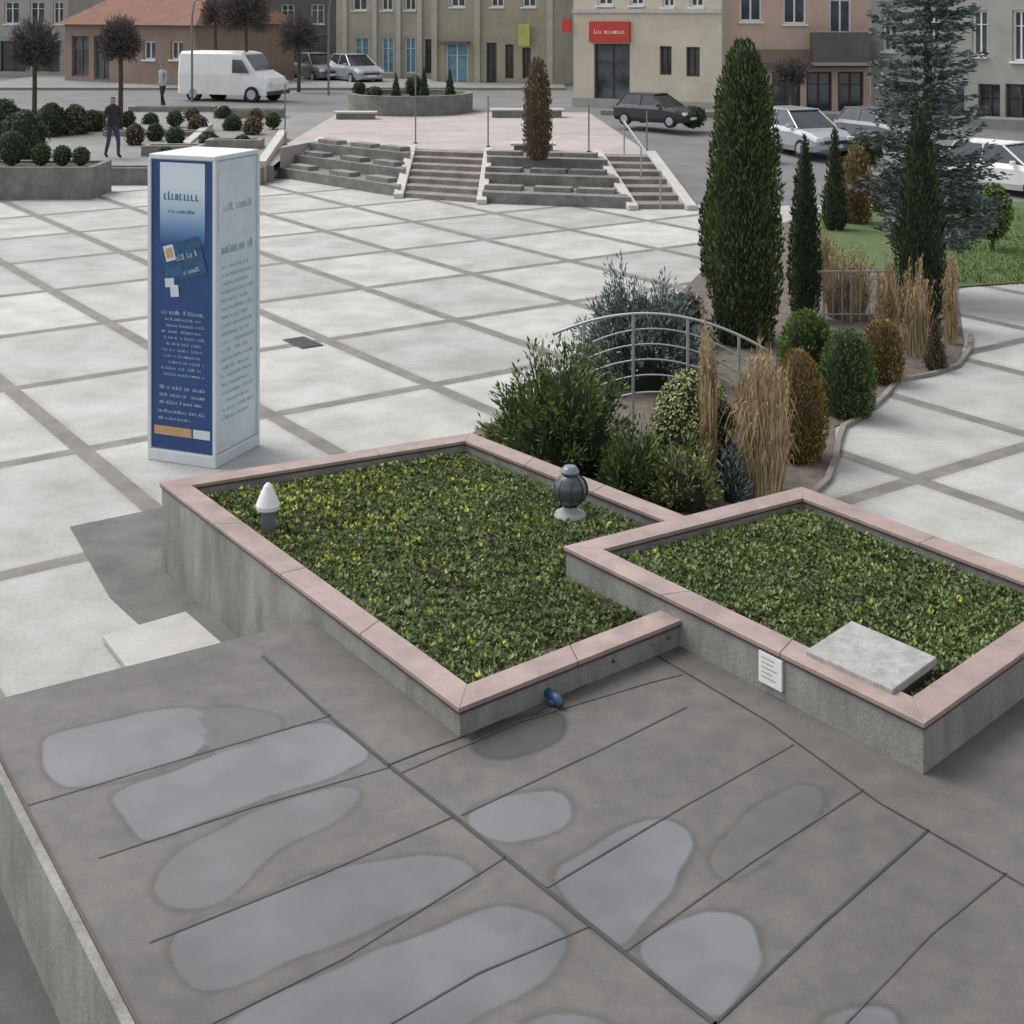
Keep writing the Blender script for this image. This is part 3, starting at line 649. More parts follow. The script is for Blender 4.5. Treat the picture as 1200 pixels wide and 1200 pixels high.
def grass(name, label, px, py, wpx, hpx, nb, plume, sd, z=0, lean=.0):
    rr = random.Random(sd); s_ = sc(py, z); e = empty(name, g(px, py, z), 0, label, 'ornamental grass'); w_ = wpx/s_/2; h = hpx/s_; b = MB()
    for i in range(nb):
        a = rr.uniform(0, 6.283); rad = math.sqrt(rr.random()); r0 = w_*.6*rad; r1 = w_*(.15+.8*rad)*rr.uniform(.5, 1.2); hh = h*(.4+.6*rr.random()**1.3)*(1-.3*rad)
        d = Vector((math.cos(a), math.sin(a), 0)); pts = []; droop = rr.random() < .5; jx = rr.uniform(-.2, .2)*w_*2
        for k in range(6):
            t = k/5; zz = hh*(t if not droop else math.sin(min(2.2, t*2.3))*.85); out = r0+(r1-r0)*t if not droop else r0+(r1*1.3-r0)*t**.9
            pts.append(d*out+Vector((lean*t+jx*t*t, jx*t, max(0, zz))))
        sd_ = Vector((-d.y, d.x, 0)) if rr.random() < .5 else Vector((1, 0, 0))
        for k in range(5):
            wa, wb = .007*(1-k/6), .007*(1-(k+1)/6); b.face([pts[k]-sd_*wa, pts[k]+sd_*wa, pts[k+1]+sd_*wb, pts[k+1]-sd_*wb])
        if rr.random() < plume and not droop:
            for q_ in range(16):
                t = rr.uniform(0, 1.0); p = pts[4].lerp(pts[5], t)
                leafdir(b, p, Vector((rr.uniform(-.6, .6), rr.uniform(-.6, .6), 1)), .06, .014)
    b.build('blades', 'straw', e); return e
grass('dry_grass_tuft', 'wide shaggy tuft of dry straw grass in the garden front', 893, 580, 68, 205, 1700, .12, 1)
grass('dry_grass_plume', 'thin tall dry grass plume left of the wide straw tuft', 830, 575, 26, 230, 380, .5, 2)
grass('dry_grass_tuft', 'straw grass tuft at the foot of the blue spruce, left', 1040, 402, 36, 120, 400, .4, 3)
grass('dry_grass_tuft', 'straw grass tuft at the foot of the dark narrow conifer', 1074, 418, 36, 130, 400, .4, 4)
grass('dry_grass_plume', 'tall dry grass plume at the far right of the garden', 1114, 404, 20, 130, 250, .5, 5)
grass('dry_grass_tuft', 'pinkish dry grass behind the small metal fence', 992, 372, 70, 95, 600, .4, 6)
grass('dry_grass_tuft', 'low dry grass right of the slim pointed conifer', 965, 330, 40, 75, 300, .4, 7)

# arched rails
Y0 = 14.55; e = empty('arched_railing', Vector((1.5, Y0, 0)), 0, 'arched grey metal railing of parallel curved bars in the garden', 'railing')
def W(px, py, Y): return Vector(((px-600)*Y/F, Y, HC-(py-YH)*Y/F))
def arc(y_l, y_m, y_r, x0, x1, dY):
    pts = []
    for k in range(21):
        t = k/20; x = x0+(x1-x0)*t; y = y_l*(1-t)*(1-2*t)+y_m*4*t*(1-t)+y_r*t*(2*t-1)
        pts.append(W(x, y, Y0+dY-((x-774)/250)*.5)-e.location)
    return pts
for (yl, ym, yr, x0, x1, r) in ((392, 368, 410, 648, 898, .016), (408, 386, 430, 680, 884, .009), (424, 404, 446, 680, 880, .009), (440, 422, 462, 684, 876, .009), (458, 440, 478, 690, 872, .009), (476, 460, 492, 696, 866, .011)):
    b = MB(); b.tube(arc(yl, ym, yr, x0, x1, 0), r, 8); b.build('rail', 'metal', e, smooth=True)
for x in (684, 742, 806, 866):
    t = (x-648)/250; yt = 392*(1-t)*(1-2*t)+368*4*t*(1-t)+410*t*(2*t-1); p = W(x, yt, Y0-((x-774)/250)*.5)-e.location
    b = MB(); b.tube([p, (p.x, p.y, .0)], .016, 8); b.build('post', 'metal', e)
e = empty('garden_fence', g(1000, 378), 0, 'low grey metal fence of thin bars between the conifers', 'fence'); s_ = sc(378)
x0 = -45/s_; x1 = 40/s_
for zz, rr_ in ((.75, .018), (.12, .015)): b = MB(); b.tube([(x0, 0, zz), (x1, 0, zz)], rr_, 6); b.build('rail', 'metal', e)
for k in range(9):
    x = x0+(x1-x0)*k/8; b = MB(); b.tube([(x, 0, -.02), (x, 0, .75)], .012 if k % 4 else .02, 6); b.build('bar' if k % 4 else 'post', 'metal', e)

# ---------------------------------------------------------------- background planters + shrubs
def box_thing(name, label, cat, px0, px1, py, z, hpx, depth, mat, soil=True, group=None):
    a = g(px0, py, z); s_ = sc(py, z); w_ = (px1-px0)/s_; h = hpx/s_; e = empty(name, a, 0, label, cat, group)
    b = MB(); t = .16
    b.box(0, w_, 0, t, -.05, h); b.box(0, w_, depth-t, depth, -.05, h); b.box(0, t, t+.001, depth-t-.001, -.05, h-.003); b.box(w_-t, w_, t+.001, depth-t-.001, -.05, h-.003); b.build('wall', mat, e, bevel=.01)
    if soil: b = MB(); b.box(t+.002, w_-t-.002, t+.002, depth-t-.002, 0, h-.06); b.build('soil', 'soil', e)
    return e, h
box_thing('stone_planter', 'long grey stone planter with ball shrubs at the left edge of the plaza', 'planter', -60, 108, 234, 0, 38, 1.6, 'tier')
box_thing('stone_planter', 'low grey stone planter right of the ball shrubs planter', 'planter', 112, 306, 217, 0, 20, .9, 'tier')
for i, (px, w_, h, lab) in enumerate([(14, 34, 42, 'dark green bush at the far left of the long stone planter'), (48, 24, 26, 'left one of three small ball shrubs in the long planter'), (73, 22, 24, 'middle one of three small ball shrubs in the long planter'), (95, 20, 22, 'right one of three small ball shrubs in the long planter')]):
    shrub('ball_shrub', lab, 'shrub', px, 194, .74, w_, h, 'ball', 'thuja_dark', 500, .08, .04, .08)
shrub('dark_bush', 'tall dark bush behind the long stone planter at the left', 'shrub', 28, 190, .46, 55, 62, 'dome', 'thuja_dark', 1200, .1, .05, .2)
for i, (px, py, w_, h) in enumerate([(5, 165, 44, 50), (60, 160, 36, 40), (88, 158, 34, 36), (108, 155, 28, 26)]):
    shrub('dark_bush', 'dark bush in the row behind the long stone planter', 'shrub', px, py, .6, w_, h, 'dome', 'thuja_dark' if i != 2 else 'brown_leaf', 500, .12, .05, .2, group='row of dark bushes behind the long planter')
hed = [(158, 172, 24, 28), (182, 168, 20, 24), (205, 172, 22, 24), (232, 160, 24, 26), (258, 120, 18, 28), (272, 158, 24, 24), (296, 162, 24, 26), (150, 150, 18, 20), (205, 148, 20, 18), (300, 145, 18, 18), (245, 172, 22, 18), (176, 152, 20, 20), (225, 142, 18, 16), (262, 140, 18, 16), (284, 174, 18, 16), (132, 160, 18, 18), (195, 186, 18, 14), (320, 150, 18, 18)]
for i, (px, py, w_, h) in enumerate(hed):
    zz = .5 if py > 150 else .7
    shrub('clipped_shrub', 'small clipped dark shrub on the steps below the white van', 'shrub', px, py, zz, w_, h, 'ball', 'thuja_dark' if i % 3 else 'brown_leaf', 350, .1, .05, .1, group='clipped shrubs below the white van')
for i, (x0, x1, py, h) in enumerate([(165, 235, 183, 12), (240, 305, 176, 12), (250, 330, 140, 12), (120, 240, 164, 10), (0, 120, 140, 10), (150, 250, 134, 9)]):
    box_thing('low_stone_wall', ['low stone wall under the clipped shrubs, left', 'low stone wall under the clipped shrubs, right', 'low stone wall in front of the white van', 'low stone wall crossing the middle of the clipped shrubs', 'low stone wall at the far left below the bare tree', 'low stone wall below the brown roofed house'][i], 'wall', x0, x1, py, .5 if py > 150 else .7, h, .7, 'step')
for i, (a, c) in enumerate([((306, 196), (332, 158)), ((215, 176), (245, 150))]):
    P, Q = g(*a, .42), g(*c, .72); e = empty('sloping_kerb', P, 0, ['white sloping stone kerb left of the staircase', 'white sloping stone kerb among the clipped shrubs'][i], 'kerb')
    b = MB(); bar(b, (0, 0, 0), Q-P, .25, -.4, .16); b.build('stone', 'white_stone', e)

P = g(478, 124, .8); P.y = 50.4; P.x = -3.75; e = empty('round_planter', P, 0, 'round grey stone planter ring on the upper terrace', 'planter')
b = MB(); pr = [(2.3, 0), (2.3, .7), (2.05, .7), (2.05, .5)]; b.lathe(pr, k=40); b.build('wall', 'tier', e)
b = MB(); b.lathe([(2.04, .45), (2.04, .52)], k=40); b.build('soil', 'soil', e)
for i, (dx, dy, w_, h) in enumerate([(-2.3+.4, 0, .5, .6), (-.4, -1.6, .4, 1.), (.6, -1.5, .45, 1.2), (1.5, -.9, .45, 1.1), (-1.2, -1.2, .6, .5), (.1, .6, .7, .8)]):
    q_ = empty('small_conifer', P+Vector((dx, dy, .5)), 0, 'small dark conifer in the round stone planter', 'shrub', 'small conifers in the round planter')
    crown('cone' if h > .9 else 'ball', w_, h, .0, 300, .12, .05, .1, 0, 'thuja_dark', 'core', i, q_)
    b = MB(); b.tube([(0, 0, -.02), (0, 0, h*.4)], .02, 6); b.build('stem', 'bark', q_)
for i, (x0, x1, py, h, d_) in enumerate([(575, 660, 138, 10, .6), (600, 650, 178, 10, .5), (392, 440, 140, 9, .5)]):
    e = empty('stone_bench', g(x0, py, .8), 0, ['long low stone block in front of the olive building', 'low stone block under the brown conifer column', 'low stone block left of the round planter'][i], 'bench')
    ss = sc(py, .8); w_ = (x1-x0)/ss; hh = h/ss
    b = MB(); b.box(-.04, w_+.04, -.04, d_, hh-.06, hh); b.build('seat', 'white_stone', e, bevel=.01); b = MB(); b.box(.05, w_-.05, .02, d_-.06, 0, hh-.06); b.build('base', 'tier', e)
shrub('brown_conifer_column', 'single brown conifer column standing at the top of the stairs', 'tree', 630, 187, .8, 32, 118, 'column', 'brown_leaf', 1800, .1, .04, .06, 1., core='core_brown')

for i, (px, py, h) in enumerate([(334, 170, 72), (487, 168, 78), (572, 172, 60), (690, 178, 55), (758, 178, 48)]):
    zz = .8; ss = sc(py, zz); e = empty('thin_post', g(px, py, zz), 0, 'thin grey metal post at the top of the stairs', 'post', 'thin posts along the stairs')
    b = MB(); b.tube([(0, 0, 0), (0, 0, h/ss)], .02, 8); b.build('pole', 'greypaint', e); b = MB(); b.lathe([(.06, 0), (.06, .03)], k=10); b.build('base_plate', 'dark_metal', e)
e = empty('handrail', Pb[3], 0, 'sloping grey handrail on the right flight of steps', 'handrail')
a = Pb[3].lerp(Pb[4], .5)-Pb[3]; c = Qt[3].lerp(Qt[4], .5)-Pb[3]
b = MB(); b.tube([a+Vector((0, 0, .85)), c+Vector((0, 0, .85))], .025, 8); b.build('rail', 'metal', e)
for t in (0, .5, 1):
    p = a.lerp(c, t); b = MB(); b.tube([(p.x, p.y, p.z-.02), (p.x, p.y, p.z+.85)], .02, 8); b.build('post', 'metal', e)
for i, (px, py, hp, lab) in enumerate([(385, 112, 120, 'tall street lamp pole right of the dark evergreen tree'), (700, 122, 130, 'tall street lamp pole in front of the cream building'), (225, 120, 125, 'tall street lamp pole left of the white van')]):
    ss = sc(py, .8); e = empty('street_lamp', g(px, py, .8), 0, lab, 'street lamp'); h = hp/ss
    b = MB(); b.tube([(0, 0, 0), (0, 0, h*.8), (.1, 0, h*.95), (.7, 0, h)], .05, 8, r1=.03); b.build('pole', 'greypaint', e); b = MB(); b.box(.55, 1.15, -.1, .1, h-.03, h+.07); b.build('lamp_head', 'greypaint', e, bevel=.02)

def bare(label, px, py, z, wpx, toppx, ratio, sd, n=420, group=None):
    rr = random.Random(sd); ss = sc(py, z); e = empty('bare_tree', g(px, py, z), 0, label, 'tree', group); H = (py-toppx)/ss; w_ = wpx/ss/2; ch = w_*ratio; cz = H-ch
    b = MB(); b.tube([(0, 0, -.05), (.02, 0, cz*.6), (0, 0, cz)], .09, 8, r1=.06); b.build('trunk', 'bark', e)
    b = MB()
    for i in range(n):
        u = rr.uniform(-.75, 1); a = rr.uniform(0, 6.283); q = math.sqrt(1-u*u); k = rr.uniform(.75, 1.05)
        tip = Vector((math.cos(a)*q*w_*k, math.sin(a)*q*w_*k, cz+u*ch*k)); s0 = Vector((tip.x*.1, tip.y*.1, cz-ch*.35+ch*.3*rr.random()))
        j = Vector((rr.uniform(-.1, .1), rr.uniform(-.1, .1), rr.uniform(-.1, .1)))*w_
        b.tube([s0, s0.lerp(tip, .5)+j, tip], .016, 3, r1=.008, cap=False)
        for _ in range(3):
            m_ = s0.lerp(tip, rr.uniform(.5, .95)); d = Vector((rr.uniform(-1, 1), rr.uniform(-1, 1), rr.uniform(-.6, 1)))*.22*w_
            b.tube([m_, m_+d], .009, 3, cap=False)
    b.build('crown', 'twig', e)
bare('bare globe crowned tree at the far left, leftmost', 40, 152, .7, 66, 18, 1.15, 1, 650)
bare('bare globe crowned tree in front of the brown roofed house', 141, 150, .7, 54, 14, 1.3, 2, 600)
bare('bare tree behind the white van', 288, 118, .8, 72, -26, 1.1, 3, 600)
bare('bare bushy tree left of the white van', 252, 112, .8, 40, -10, 1.3, 6, 300)
bare('small bare tree in front of the cream building', 805, 128, .8, 44, 52, 1.0, 4, 250)
bare('bare brown tree in front of the pink building', 927, 152, .5, 44, 62, 1.1, 5, 300)
bare('dark bare tree between the van and the silver car', 350, 108, .8, 56, 10, 1.1, 9, 400)
shrub('dark_bush', 'dark bush by the cars at the cream building', 'shrub', 812, 150, .7, 34, 26, 'ball', 'thuja_dark', 400, .1, .06, .15)
shrub('dark_bush', 'dark low bushes at the foot of the pink building', 'shrub', 1015, 190, .3, 40, 35, 'dome', 'thuja_dark', 500, .1, .06, .2)
shrub('dark_bush', 'brownish bush at the roadside left of the silver car', 'shrub', 898, 190, .3, 26, 30, 'dome', 'brown_leaf', 400, .1, .06, .2)
shrub('dark_bush', 'dark hedge bush left of the blue spruce behind the lawn', 'shrub', 1050, 250, 0, 60, 55, 'dome', 'thuja_dark', 900, .1, .05, .2)
shrub('dark_bush', 'dark hedge bush right of the blue spruce behind the lawn', 'shrub', 1125, 248, 0, 50, 45, 'dome', 'brown_leaf', 800, .1, .05, .2)

# ---------------------------------------------------------------- buildings
def building(name, label, px0, Y0, px1, Y1, z0, ztop, depth, mat, wins, roofh=1.2, roofmat='roof', extras=None, band=None):
    A = Vector(((px0-600)*Y0/F, Y0, 0)); Bv = Vector(((px1-600)*Y1/F, Y1, 0)); d = Bv-A; Ln = d.length
    e = empty(name, (A.x, A.y, z0), math.atan2(d.y, d.x), label, 'building'); H = ztop-z0
    def loc(px, py):
        t = (px-600)/F; u = (t*A.y-A.x)/(d.x-t*d.y); Y = A.y+u*d.y; return u*Ln, HC-(py-YH)*Y/F-z0
    rects = []
    for (a, c, y0, y1, kind) in wins:
        u0, zt_ = loc(a, y0); u1, zb = loc(c, y1); rects.append((u0, u1, max(.02, zb), min(zt_, H-.1), kind))
    xs = sorted({0., Ln, *[r[0] for r in rects], *[r[1] for r in rects]}); zs = sorted({0., H, *[r[2] for r in rects], *[r[3] for r in rects]})
    b = MB()
    for i in range(len(xs)-1):
        for j in range(len(zs)-1):
            cx, cz = (xs[i]+xs[i+1])/2, (zs[j]+zs[j+1])/2
            if any(r[0] < cx < r[1] and r[2] < cz < r[3] for r in rects): continue
            b.face([(xs[i], 0, zs[j]), (xs[i+1], 0, zs[j]), (xs[i+1], 0, zs[j+1]), (xs[i], 0, zs[j+1])])
    dp = .18
    for (u0, u1, za, zb, k) in rects:
        b.face([(u0, 0, za), (u0, dp, za), (u0, dp, zb), (u0, 0, zb)]); b.face([(u1, 0, zb), (u1, dp, zb), (u1, dp, za), (u1, 0, za)])
        b.face([(u0, 0, zb), (u0, dp, zb), (u1, dp, zb), (u1, 0, zb)]); b.face([(u1, 0, za), (u1, dp, za), (u0, dp, za), (u0, 0, za)])
    b.face([(0, depth, 0), (0, 0, 0), (0, 0, H), (0, depth, H)]); b.face([(Ln, 0, 0), (Ln, depth, 0), (Ln, depth, H), (Ln, 0, H)])
    b.face([(Ln, depth, 0), (0, depth, 0), (0, depth, H), (Ln, depth, H)]); b.face([(0, 0, H), (Ln, 0, H), (Ln, depth, H), (0, depth, H)])
    b.build('wall', mat, e)
    for (u0, u1, za, zb, kind) in rects:
        fr = MB(); t = .07; fm = 'white'; pm = 'glass'; nm = 'window'
        if kind == 'shop': fm = 'shop'; nm = 'shop_window'
        if kind == 'blue': pm = 'bluewin'; nm = 'shop_window'
        if kind == 'door': fm = 'shop'; nm = 'door'
        if kind == 'dark': fm = 'darkwall'
        fr.box(u0, u0+t, dp-.08, dp, za, zb); fr.box(u1-t, u1, dp-.08, dp, za, zb); fr.box(u0+t, u1-t, dp-.08, dp, za, za+t); fr.box(u0+t, u1-t, dp-.08, dp, zb-t, zb)
        mid = (u0+u1)/2; fr.box(mid-.03, mid+.03, dp-.07, dp-.005, za+t, zb-t)
        if zb-za > 1.2: fr.box(u0+t, mid-.03, dp-.07, dp-.005, zb-.3*(zb-za)-.03, zb-.3*(zb-za)); fr.box(mid+.03, u1-t, dp-.07, dp-.005, zb-.3*(zb-za)-.03, zb-.3*(zb-za))
        if kind == 'win': fr.box(u0-.06, u1+.06, -.1, -.003, za-.08, za-.003)
        w_ = fr.build(nm, fm, e); p_ = MB(); p_.face([(u0, dp-.02, za), (u1, dp-.02, za), (u1, dp-.02, zb), (u0, dp-.02, zb)]); p_.build('pane', pm, w_)
    if band:
        bb = MB(); bb.box(-.03, Ln+.03, -.12, -.004, H-.35, H-.05); bb.build('cornice', 'white_stone', e)
    rf = MB(); o_ = .35
    rf.raw([(-o_, -o_, H), (Ln+o_, -o_, H), (Ln+o_, depth+o_, H), (-o_, depth+o_, H), (depth*.3, depth/2, H+roofh), (Ln-depth*.3, depth/2, H+roofh)], [(0, 1, 5, 4), (1, 2, 5), (2, 3, 4, 5), (3, 0, 4), (3, 2, 1, 0)]); rf.build('roof', roofmat, e)
    if extras: extras(e, loc, Ln, H)
    return e
def pil(pxs, mat='white_stone', w=.25):
    def f(e, loc, Ln, H):
        for px in pxs:
            u, _ = loc(px, 50); b = MB(); b.box(u-w/2, u+w/2, -.14, -.003, 0, H-.36); b.build('pilaster', mat, e)
    return f
building('row_house', 'pale grey house at the far left of the square', -70, 78, 80, 76, .8, 9.5, 9, 'greywall',
         [(-30, -12, 2, 28, 'win'), (5, 22, 2, 28, 'win'), (35, 52, 2, 28, 'win'), (62, 74, 2, 28, 'win'), (0, 30, 48, 84, 'shop'), (40, 70, 48, 84, 'shop')], band=True)
building('low_house', 'low house with brown tiled hip roof and tan walls', 76, 70, 229, 65, .8, 3.8, 7, 'brownwall',
         [(84, 104, 42, 90, 'dark'), (110, 128, 42, 94, 'dark'), (168, 182, 48, 70, 'win'), (200, 214, 48, 70, 'win')], roofh=2.2)
building('row_house', 'dark grey house behind the bare trees and the van', 222, 98, 402, 100, .8, 10, 9, 'darkwall',
         [(240, 252, 0, 22, 'win'), (300, 314, 5, 28, 'win'), (330, 345, 5, 28, 'win'), (365, 380, 5, 28, 'win'), (325, 350, 42, 64, 'shop'), (362, 385, 42, 64, 'shop')])
building('row_house', 'beige house with pale pilasters between tall ground floor windows', 394, 76, 512, 74, .8, 10.5, 9, 'beige',
         [(415, 432, 44, 84, 'blue'), (447, 461, 44, 86, 'blue'), (474, 487, 44, 86, 'blue'), (498, 508, 46, 86, 'shop'), (413, 430, -25, 12, 'win'), (447, 460, -25, 12, 'win'), (474, 487, -25, 12, 'win')], extras=pil([405, 440, 468, 493]), band=True)
def ex_olive(e, loc, Ln, H):
    pil([510, 560, 645], 'beige', .3)(e, loc, Ln, H)
    u0, za = loc(521, 51); u1, zb = loc(549, 47); b = MB(); b.box(u0-.1, u1+.1, -.5, -.003, za, za+.12); b.build('awning', 'darkwall', e)
    u0, z1_ = loc(610, 28); u1, z0_ = loc(623, 54); b = MB(); b.box(u0, u1, -.35, -.25, z0_, z1_); h_ = b.build('hanging_sign', 'yellowgreen', e)
    b = MB(); b.box((u0+u1)/2-.02, (u0+u1)/2+.02, -.249, -.003, z1_-.1, z1_-.05); b.build('bracket', 'dark_metal', h_)
building('row_house', 'olive beige house with blue shop window and yellow green hanging sign', 512.5, 69, 650, 67, .8, 10.5, 9, 'olive',
         [(522, 548, 50, 98, 'blue'), (570, 582, 50, 98, 'door'), (592, 602, 52, 92, 'shop'), (612, 622, 56, 92, 'shop'), (528, 545, -25, 8, 'win'), (575, 590, -25, 8, 'win'), (612, 628, -25, 8, 'win')], extras=ex_olive, band=True)
building('row_house', 'narrow dark house set back in the gap beside the cream house', 640, 80, 690, 80, .8, 9.5, 8, 'olive', [(652, 664, 40, 84, 'shop'), (652, 664, -20, 16, 'win')])
def ex_cream(e, loc, Ln, H):
    u0, z1_ = loc(692, 25); u1, z0_ = loc(739, 50); b = MB(); b.box(u0, u1, -.14, -.01, z0_, z1_, 0)
    def put(a, c, za, zb, mi): b.face([(a, -.144, za), (c, -.144, za), (c, -.144, zb), (a, -.144, zb)], mi)
    glyphs(b, u0+.14, u1-.12, z0_+.34, .15, 1, put, seed=91); b.build('shop_sign', ['red', 'white'], e)
    u0, z1_ = loc(655, 22); u1, z0_ = loc(671, 38)
    b = MB(); b.box(-.35, .02, -.3, -.22, z0_, z1_); b.build('hanging_sign', 'red', e)
    b = MB(); b.box(-.03, Ln+.03, -.06, -.004, 0, .35); b.build('plinth', 'greywall', e)
    u0, z0_ = loc(740, 60); b = MB(); b.box(-.02, Ln+.02, -.1, -.004, z0_+1.45, z0_+1.6); b.build('string_course', 'white_stone', e)
building('row_house', 'cream house with a red shop sign over its dark doorway', 672, 53, 846, 50, .8, 9.5, 9, 'cream',
         [(696, 738, 51, 122, 'door'), (773, 787, 54, 88, 'shop'), (804, 820, 55, 90, 'shop'), (700, 718, -25, 6, 'win'), (738, 754, -25, 6, 'win'), (776, 790, -25, 8, 'win'), (808, 824, -25, 8, 'win')], extras=ex_cream, band=True)
def ex_pink(e, loc, Ln, H):
    u0, z1_ = loc(949, 37); u1, z0_ = loc(1013, 72); b = MB(); b.box(u0, u1, -.9, -.003, z0_-.12, z0_); b.build('balcony_floor', 'greywall', e)
    b = MB(); b.box(u0, u1, -.9, -.86, z0_, z1_-.03); b.box(u0, u0+.04, -.86, -.003, z0_, z1_-.03); b.box(u1-.04, u1, -.86, -.003, z0_, z1_-.03); b.build('balcony_panel', 'darkwall', e)
    b = MB(); b.tube([(u0, -.88, z1_), (u1, -.88, z1_)], .03, 6); b.build('balcony_rail', 'metal', e)
    u0, z1_ = loc(850, 68); u1, z0_ = loc(1018, 88)
    b = MB(); b.box(u0+.8, u1, -.5, -.003, z0_+.3, z0_+.42); b.build('canopy', 'darkwall', e)
    b = MB(); b.box(.3, Ln-.05, -.06, -.004, z0_+.44, z0_+.95); b.build('fascia', 'brownwall', e)
building('row_house', 'pink house with a dark balcony above brown shopfronts', 846.5, 50.5, 1020, 50.5, .7, 10, 9, 'pinkwall',
         [(867, 893, -22, 25, 'win'), (918, 945, -22, 28, 'win'), (972, 998, -22, 52, 'win'), (905, 938, 84, 132, 'shop'), (945, 975, 84, 132, 'shop'), (982, 1012, 84, 134, 'shop'), (858, 890, 84, 130, 'shop')], extras=ex_pink, band=True)
building('row_house', 'grey beige house behind the blue spruce at the right', 1020.5, 50.5, 1290, 44, .6, 10, 9, 'greywall',
         [(1034, 1050, 10, 60, 'win'), (1085, 1100, 10, 62, 'win'), (1139, 1157, 12, 66, 'win'), (1186, 1204, 12, 72, 'win'), (1240, 1260, 12, 74, 'win'), (1035, 1075, 95, 140, 'shop'), (1090, 1130, 95, 145, 'shop'), (1146, 1172, 98, 150, 'shop'), (1178, 1212, 98, 155, 'shop')], band=True)

# ---------------------------------------------------------------- vehicles
def loft(b, rings, mi=0):
    k = len(rings[0]); vs = [p for r in rings for p in r]; fs = []
    for i in range(len(rings)-1):
        for j in range(k): fs.append((i*k+j, (i+1)*k+j, (i+1)*k+(j+1) % k, i*k+(j+1) % k))
    fs += [tuple(range(k)), tuple(range(len(vs)-1, len(vs)-k-1, -1))]; b.raw(vs, fs, mi)
def ringx(x, hw, zb, zt): return [(x, -hw*.9, zb), (x, -hw, zb+.18), (x, -hw, zt-.14), (x, -hw*.9, zt), (x, hw*.9, zt), (x, hw, zt-.14), (x, hw, zb+.18), (x, hw*.9, zb)]
def wheels(e, xs, hw, r):
    for x in xs:
        for s_ in (-1, 1):
            b = MB(); b.tube([(x, s_*(hw-.2), r), (x, s_*(hw+.01), r)], r, 18); w_ = b.build('wheel', 'tyre', e)
            b = MB(); b.tube([(x, s_*(hw+.0), r), (x, s_*(hw+.025), r)], r*.62, 12); b.build('rim', 'silver', w_)
def car(label, loc, rz, paint, s=1.):
    e = empty('parked_car', loc, rz, label, 'car', s=s)
    b = MB(); loft(b, [ringx(-1.95, .68, .35, .78), ringx(-1.88, .78, .25, .92), ringx(-1.3, .83, .2, .95), ringx(.7, .83, .2, .93), ringx(1.5, .8, .2, .84), ringx(1.88, .72, .25, .7), ringx(1.95, .62, .33, .6)]); b.build('body', paint, e, smooth=False, bevel=.04)
    b = MB(); z0, z_ = .9, 1.42
    b.raw([(-1.75, -.74, z0), (.95, -.74, z0), (.95, .74, z0), (-1.75, .74, z0), (-1.35, -.57, z_), (.15, -.57, z_), (.15, .57, z_), (-1.35, .57, z_)], [(0, 1, 5, 4), (1, 2, 6, 5), (2, 3, 7, 6), (3, 0, 4, 7), (4, 5, 6, 7)]); b.build('windows', 'carglass', e)
    b = MB(); b.prism([(-1.42, -.59), (.2, -.59), (.2, .59), (-1.42, .59)], z_, z_+.045)
    for (p, q_) in (((-1.76, -.745, z0), (-1.35, -.575, z_)), ((-1.76, .745, z0), (-1.35, .575, z_)), ((.96, -.745, z0), (.16, -.575, z_)), ((.96, .745, z0), (.16, .575, z_)), ((-.45, -.745, z0), (-.45, -.58, z_)), ((-.45, .745, z0), (-.45, .58, z_))): b.tube([p, q_], .035, 6)
    b.build('roof', paint, e, bevel=.015)
    wheels(e, (-1.25, 1.22), .83, .3)
    for s_ in (-1, 1):
        b = MB(); b.box(1.8, 1.95, s_*.58-.13, s_*.58+.13, .56, .7); b.build('headlight', 'white', e, bevel=.02)
        b = MB(); b.box(-1.94, -1.84, s_*.66-.1, s_*.66+.1, .68, .86); b.build('tail_light', 'lamp_red', e, bevel=.02)
        b = MB(); b.box(.55, .68, s_*.86-.07, s_*.86+.07, .92, 1.04); b.build('mirror', paint, e, bevel=.02)
    b = MB(); b.box(1.93, 1.975, -.25, .25, .36, .47); b.build('number_plate', 'white', e)
    b = MB(); b.box(1.88, 1.965, -.42, .42, .5, .6); b.build('grille', 'dark_metal', e)
    return e
def van(label, loc, rz):
    e = empty('parked_van', loc, rz, label, 'van')
    def r(x, hw, zb, zt): return [(x, -hw, zb), (x, -hw, zt*.55), (x, -hw*.9, zt-.1), (x, -hw*.8, zt), (x, hw*.8, zt), (x, hw*.9, zt-.1), (x, hw, zt*.55), (x, hw, zb)]
    b = MB(); loft(b, [r(-2.1, .85, .35, 1.95), r(-2.0, .9, .3, 2.05), r(.5, .9, .3, 2.05), r(.95, .88, .3, 1.98), r(1.55, .86, .3, 1.25), r(2.1, .8, .3, 1.0), r(2.2, .7, .4, .75)]); b.build('body', 'white', e, bevel=.04)
    for s_ in (-1, 1): b = MB(); b.face([(.55, s_*.912, 1.2), (1.35, s_*.9, 1.2), (.98, s_*.87, 1.72), (.55, s_*.885, 1.75)][::s_]); b.build('side_window', 'carglass', e)
    b = MB(); b.face([(1.53, -.7, 1.31), (1.53, .7, 1.31), (1.02, .62, 1.93), (1.02, -.62, 1.93)]); b.build('windscreen', 'carglass', e)
    wheels(e, (-1.35, 1.45), .88, .33)
    for s_ in (-1, 1): b = MB(); b.box(2.08, 2.22, s_*.62-.12, s_*.62+.12, .66, .86); b.build('headlight', 'paper', e, bevel=.02)
    b = MB(); b.box(2.12, 2.24, -.8, .8, .32, .48); b.build('bumper', 'dark_metal', e, bevel=.02)
    return e
van('white delivery van parked by the brown roofed house', g(264, 121, .79)+Vector((0, 1.5, 0)), -.38)
car('silver car parked in front of the pilastered beige house', g(416, 97, .8), math.radians(-58), 'silver')
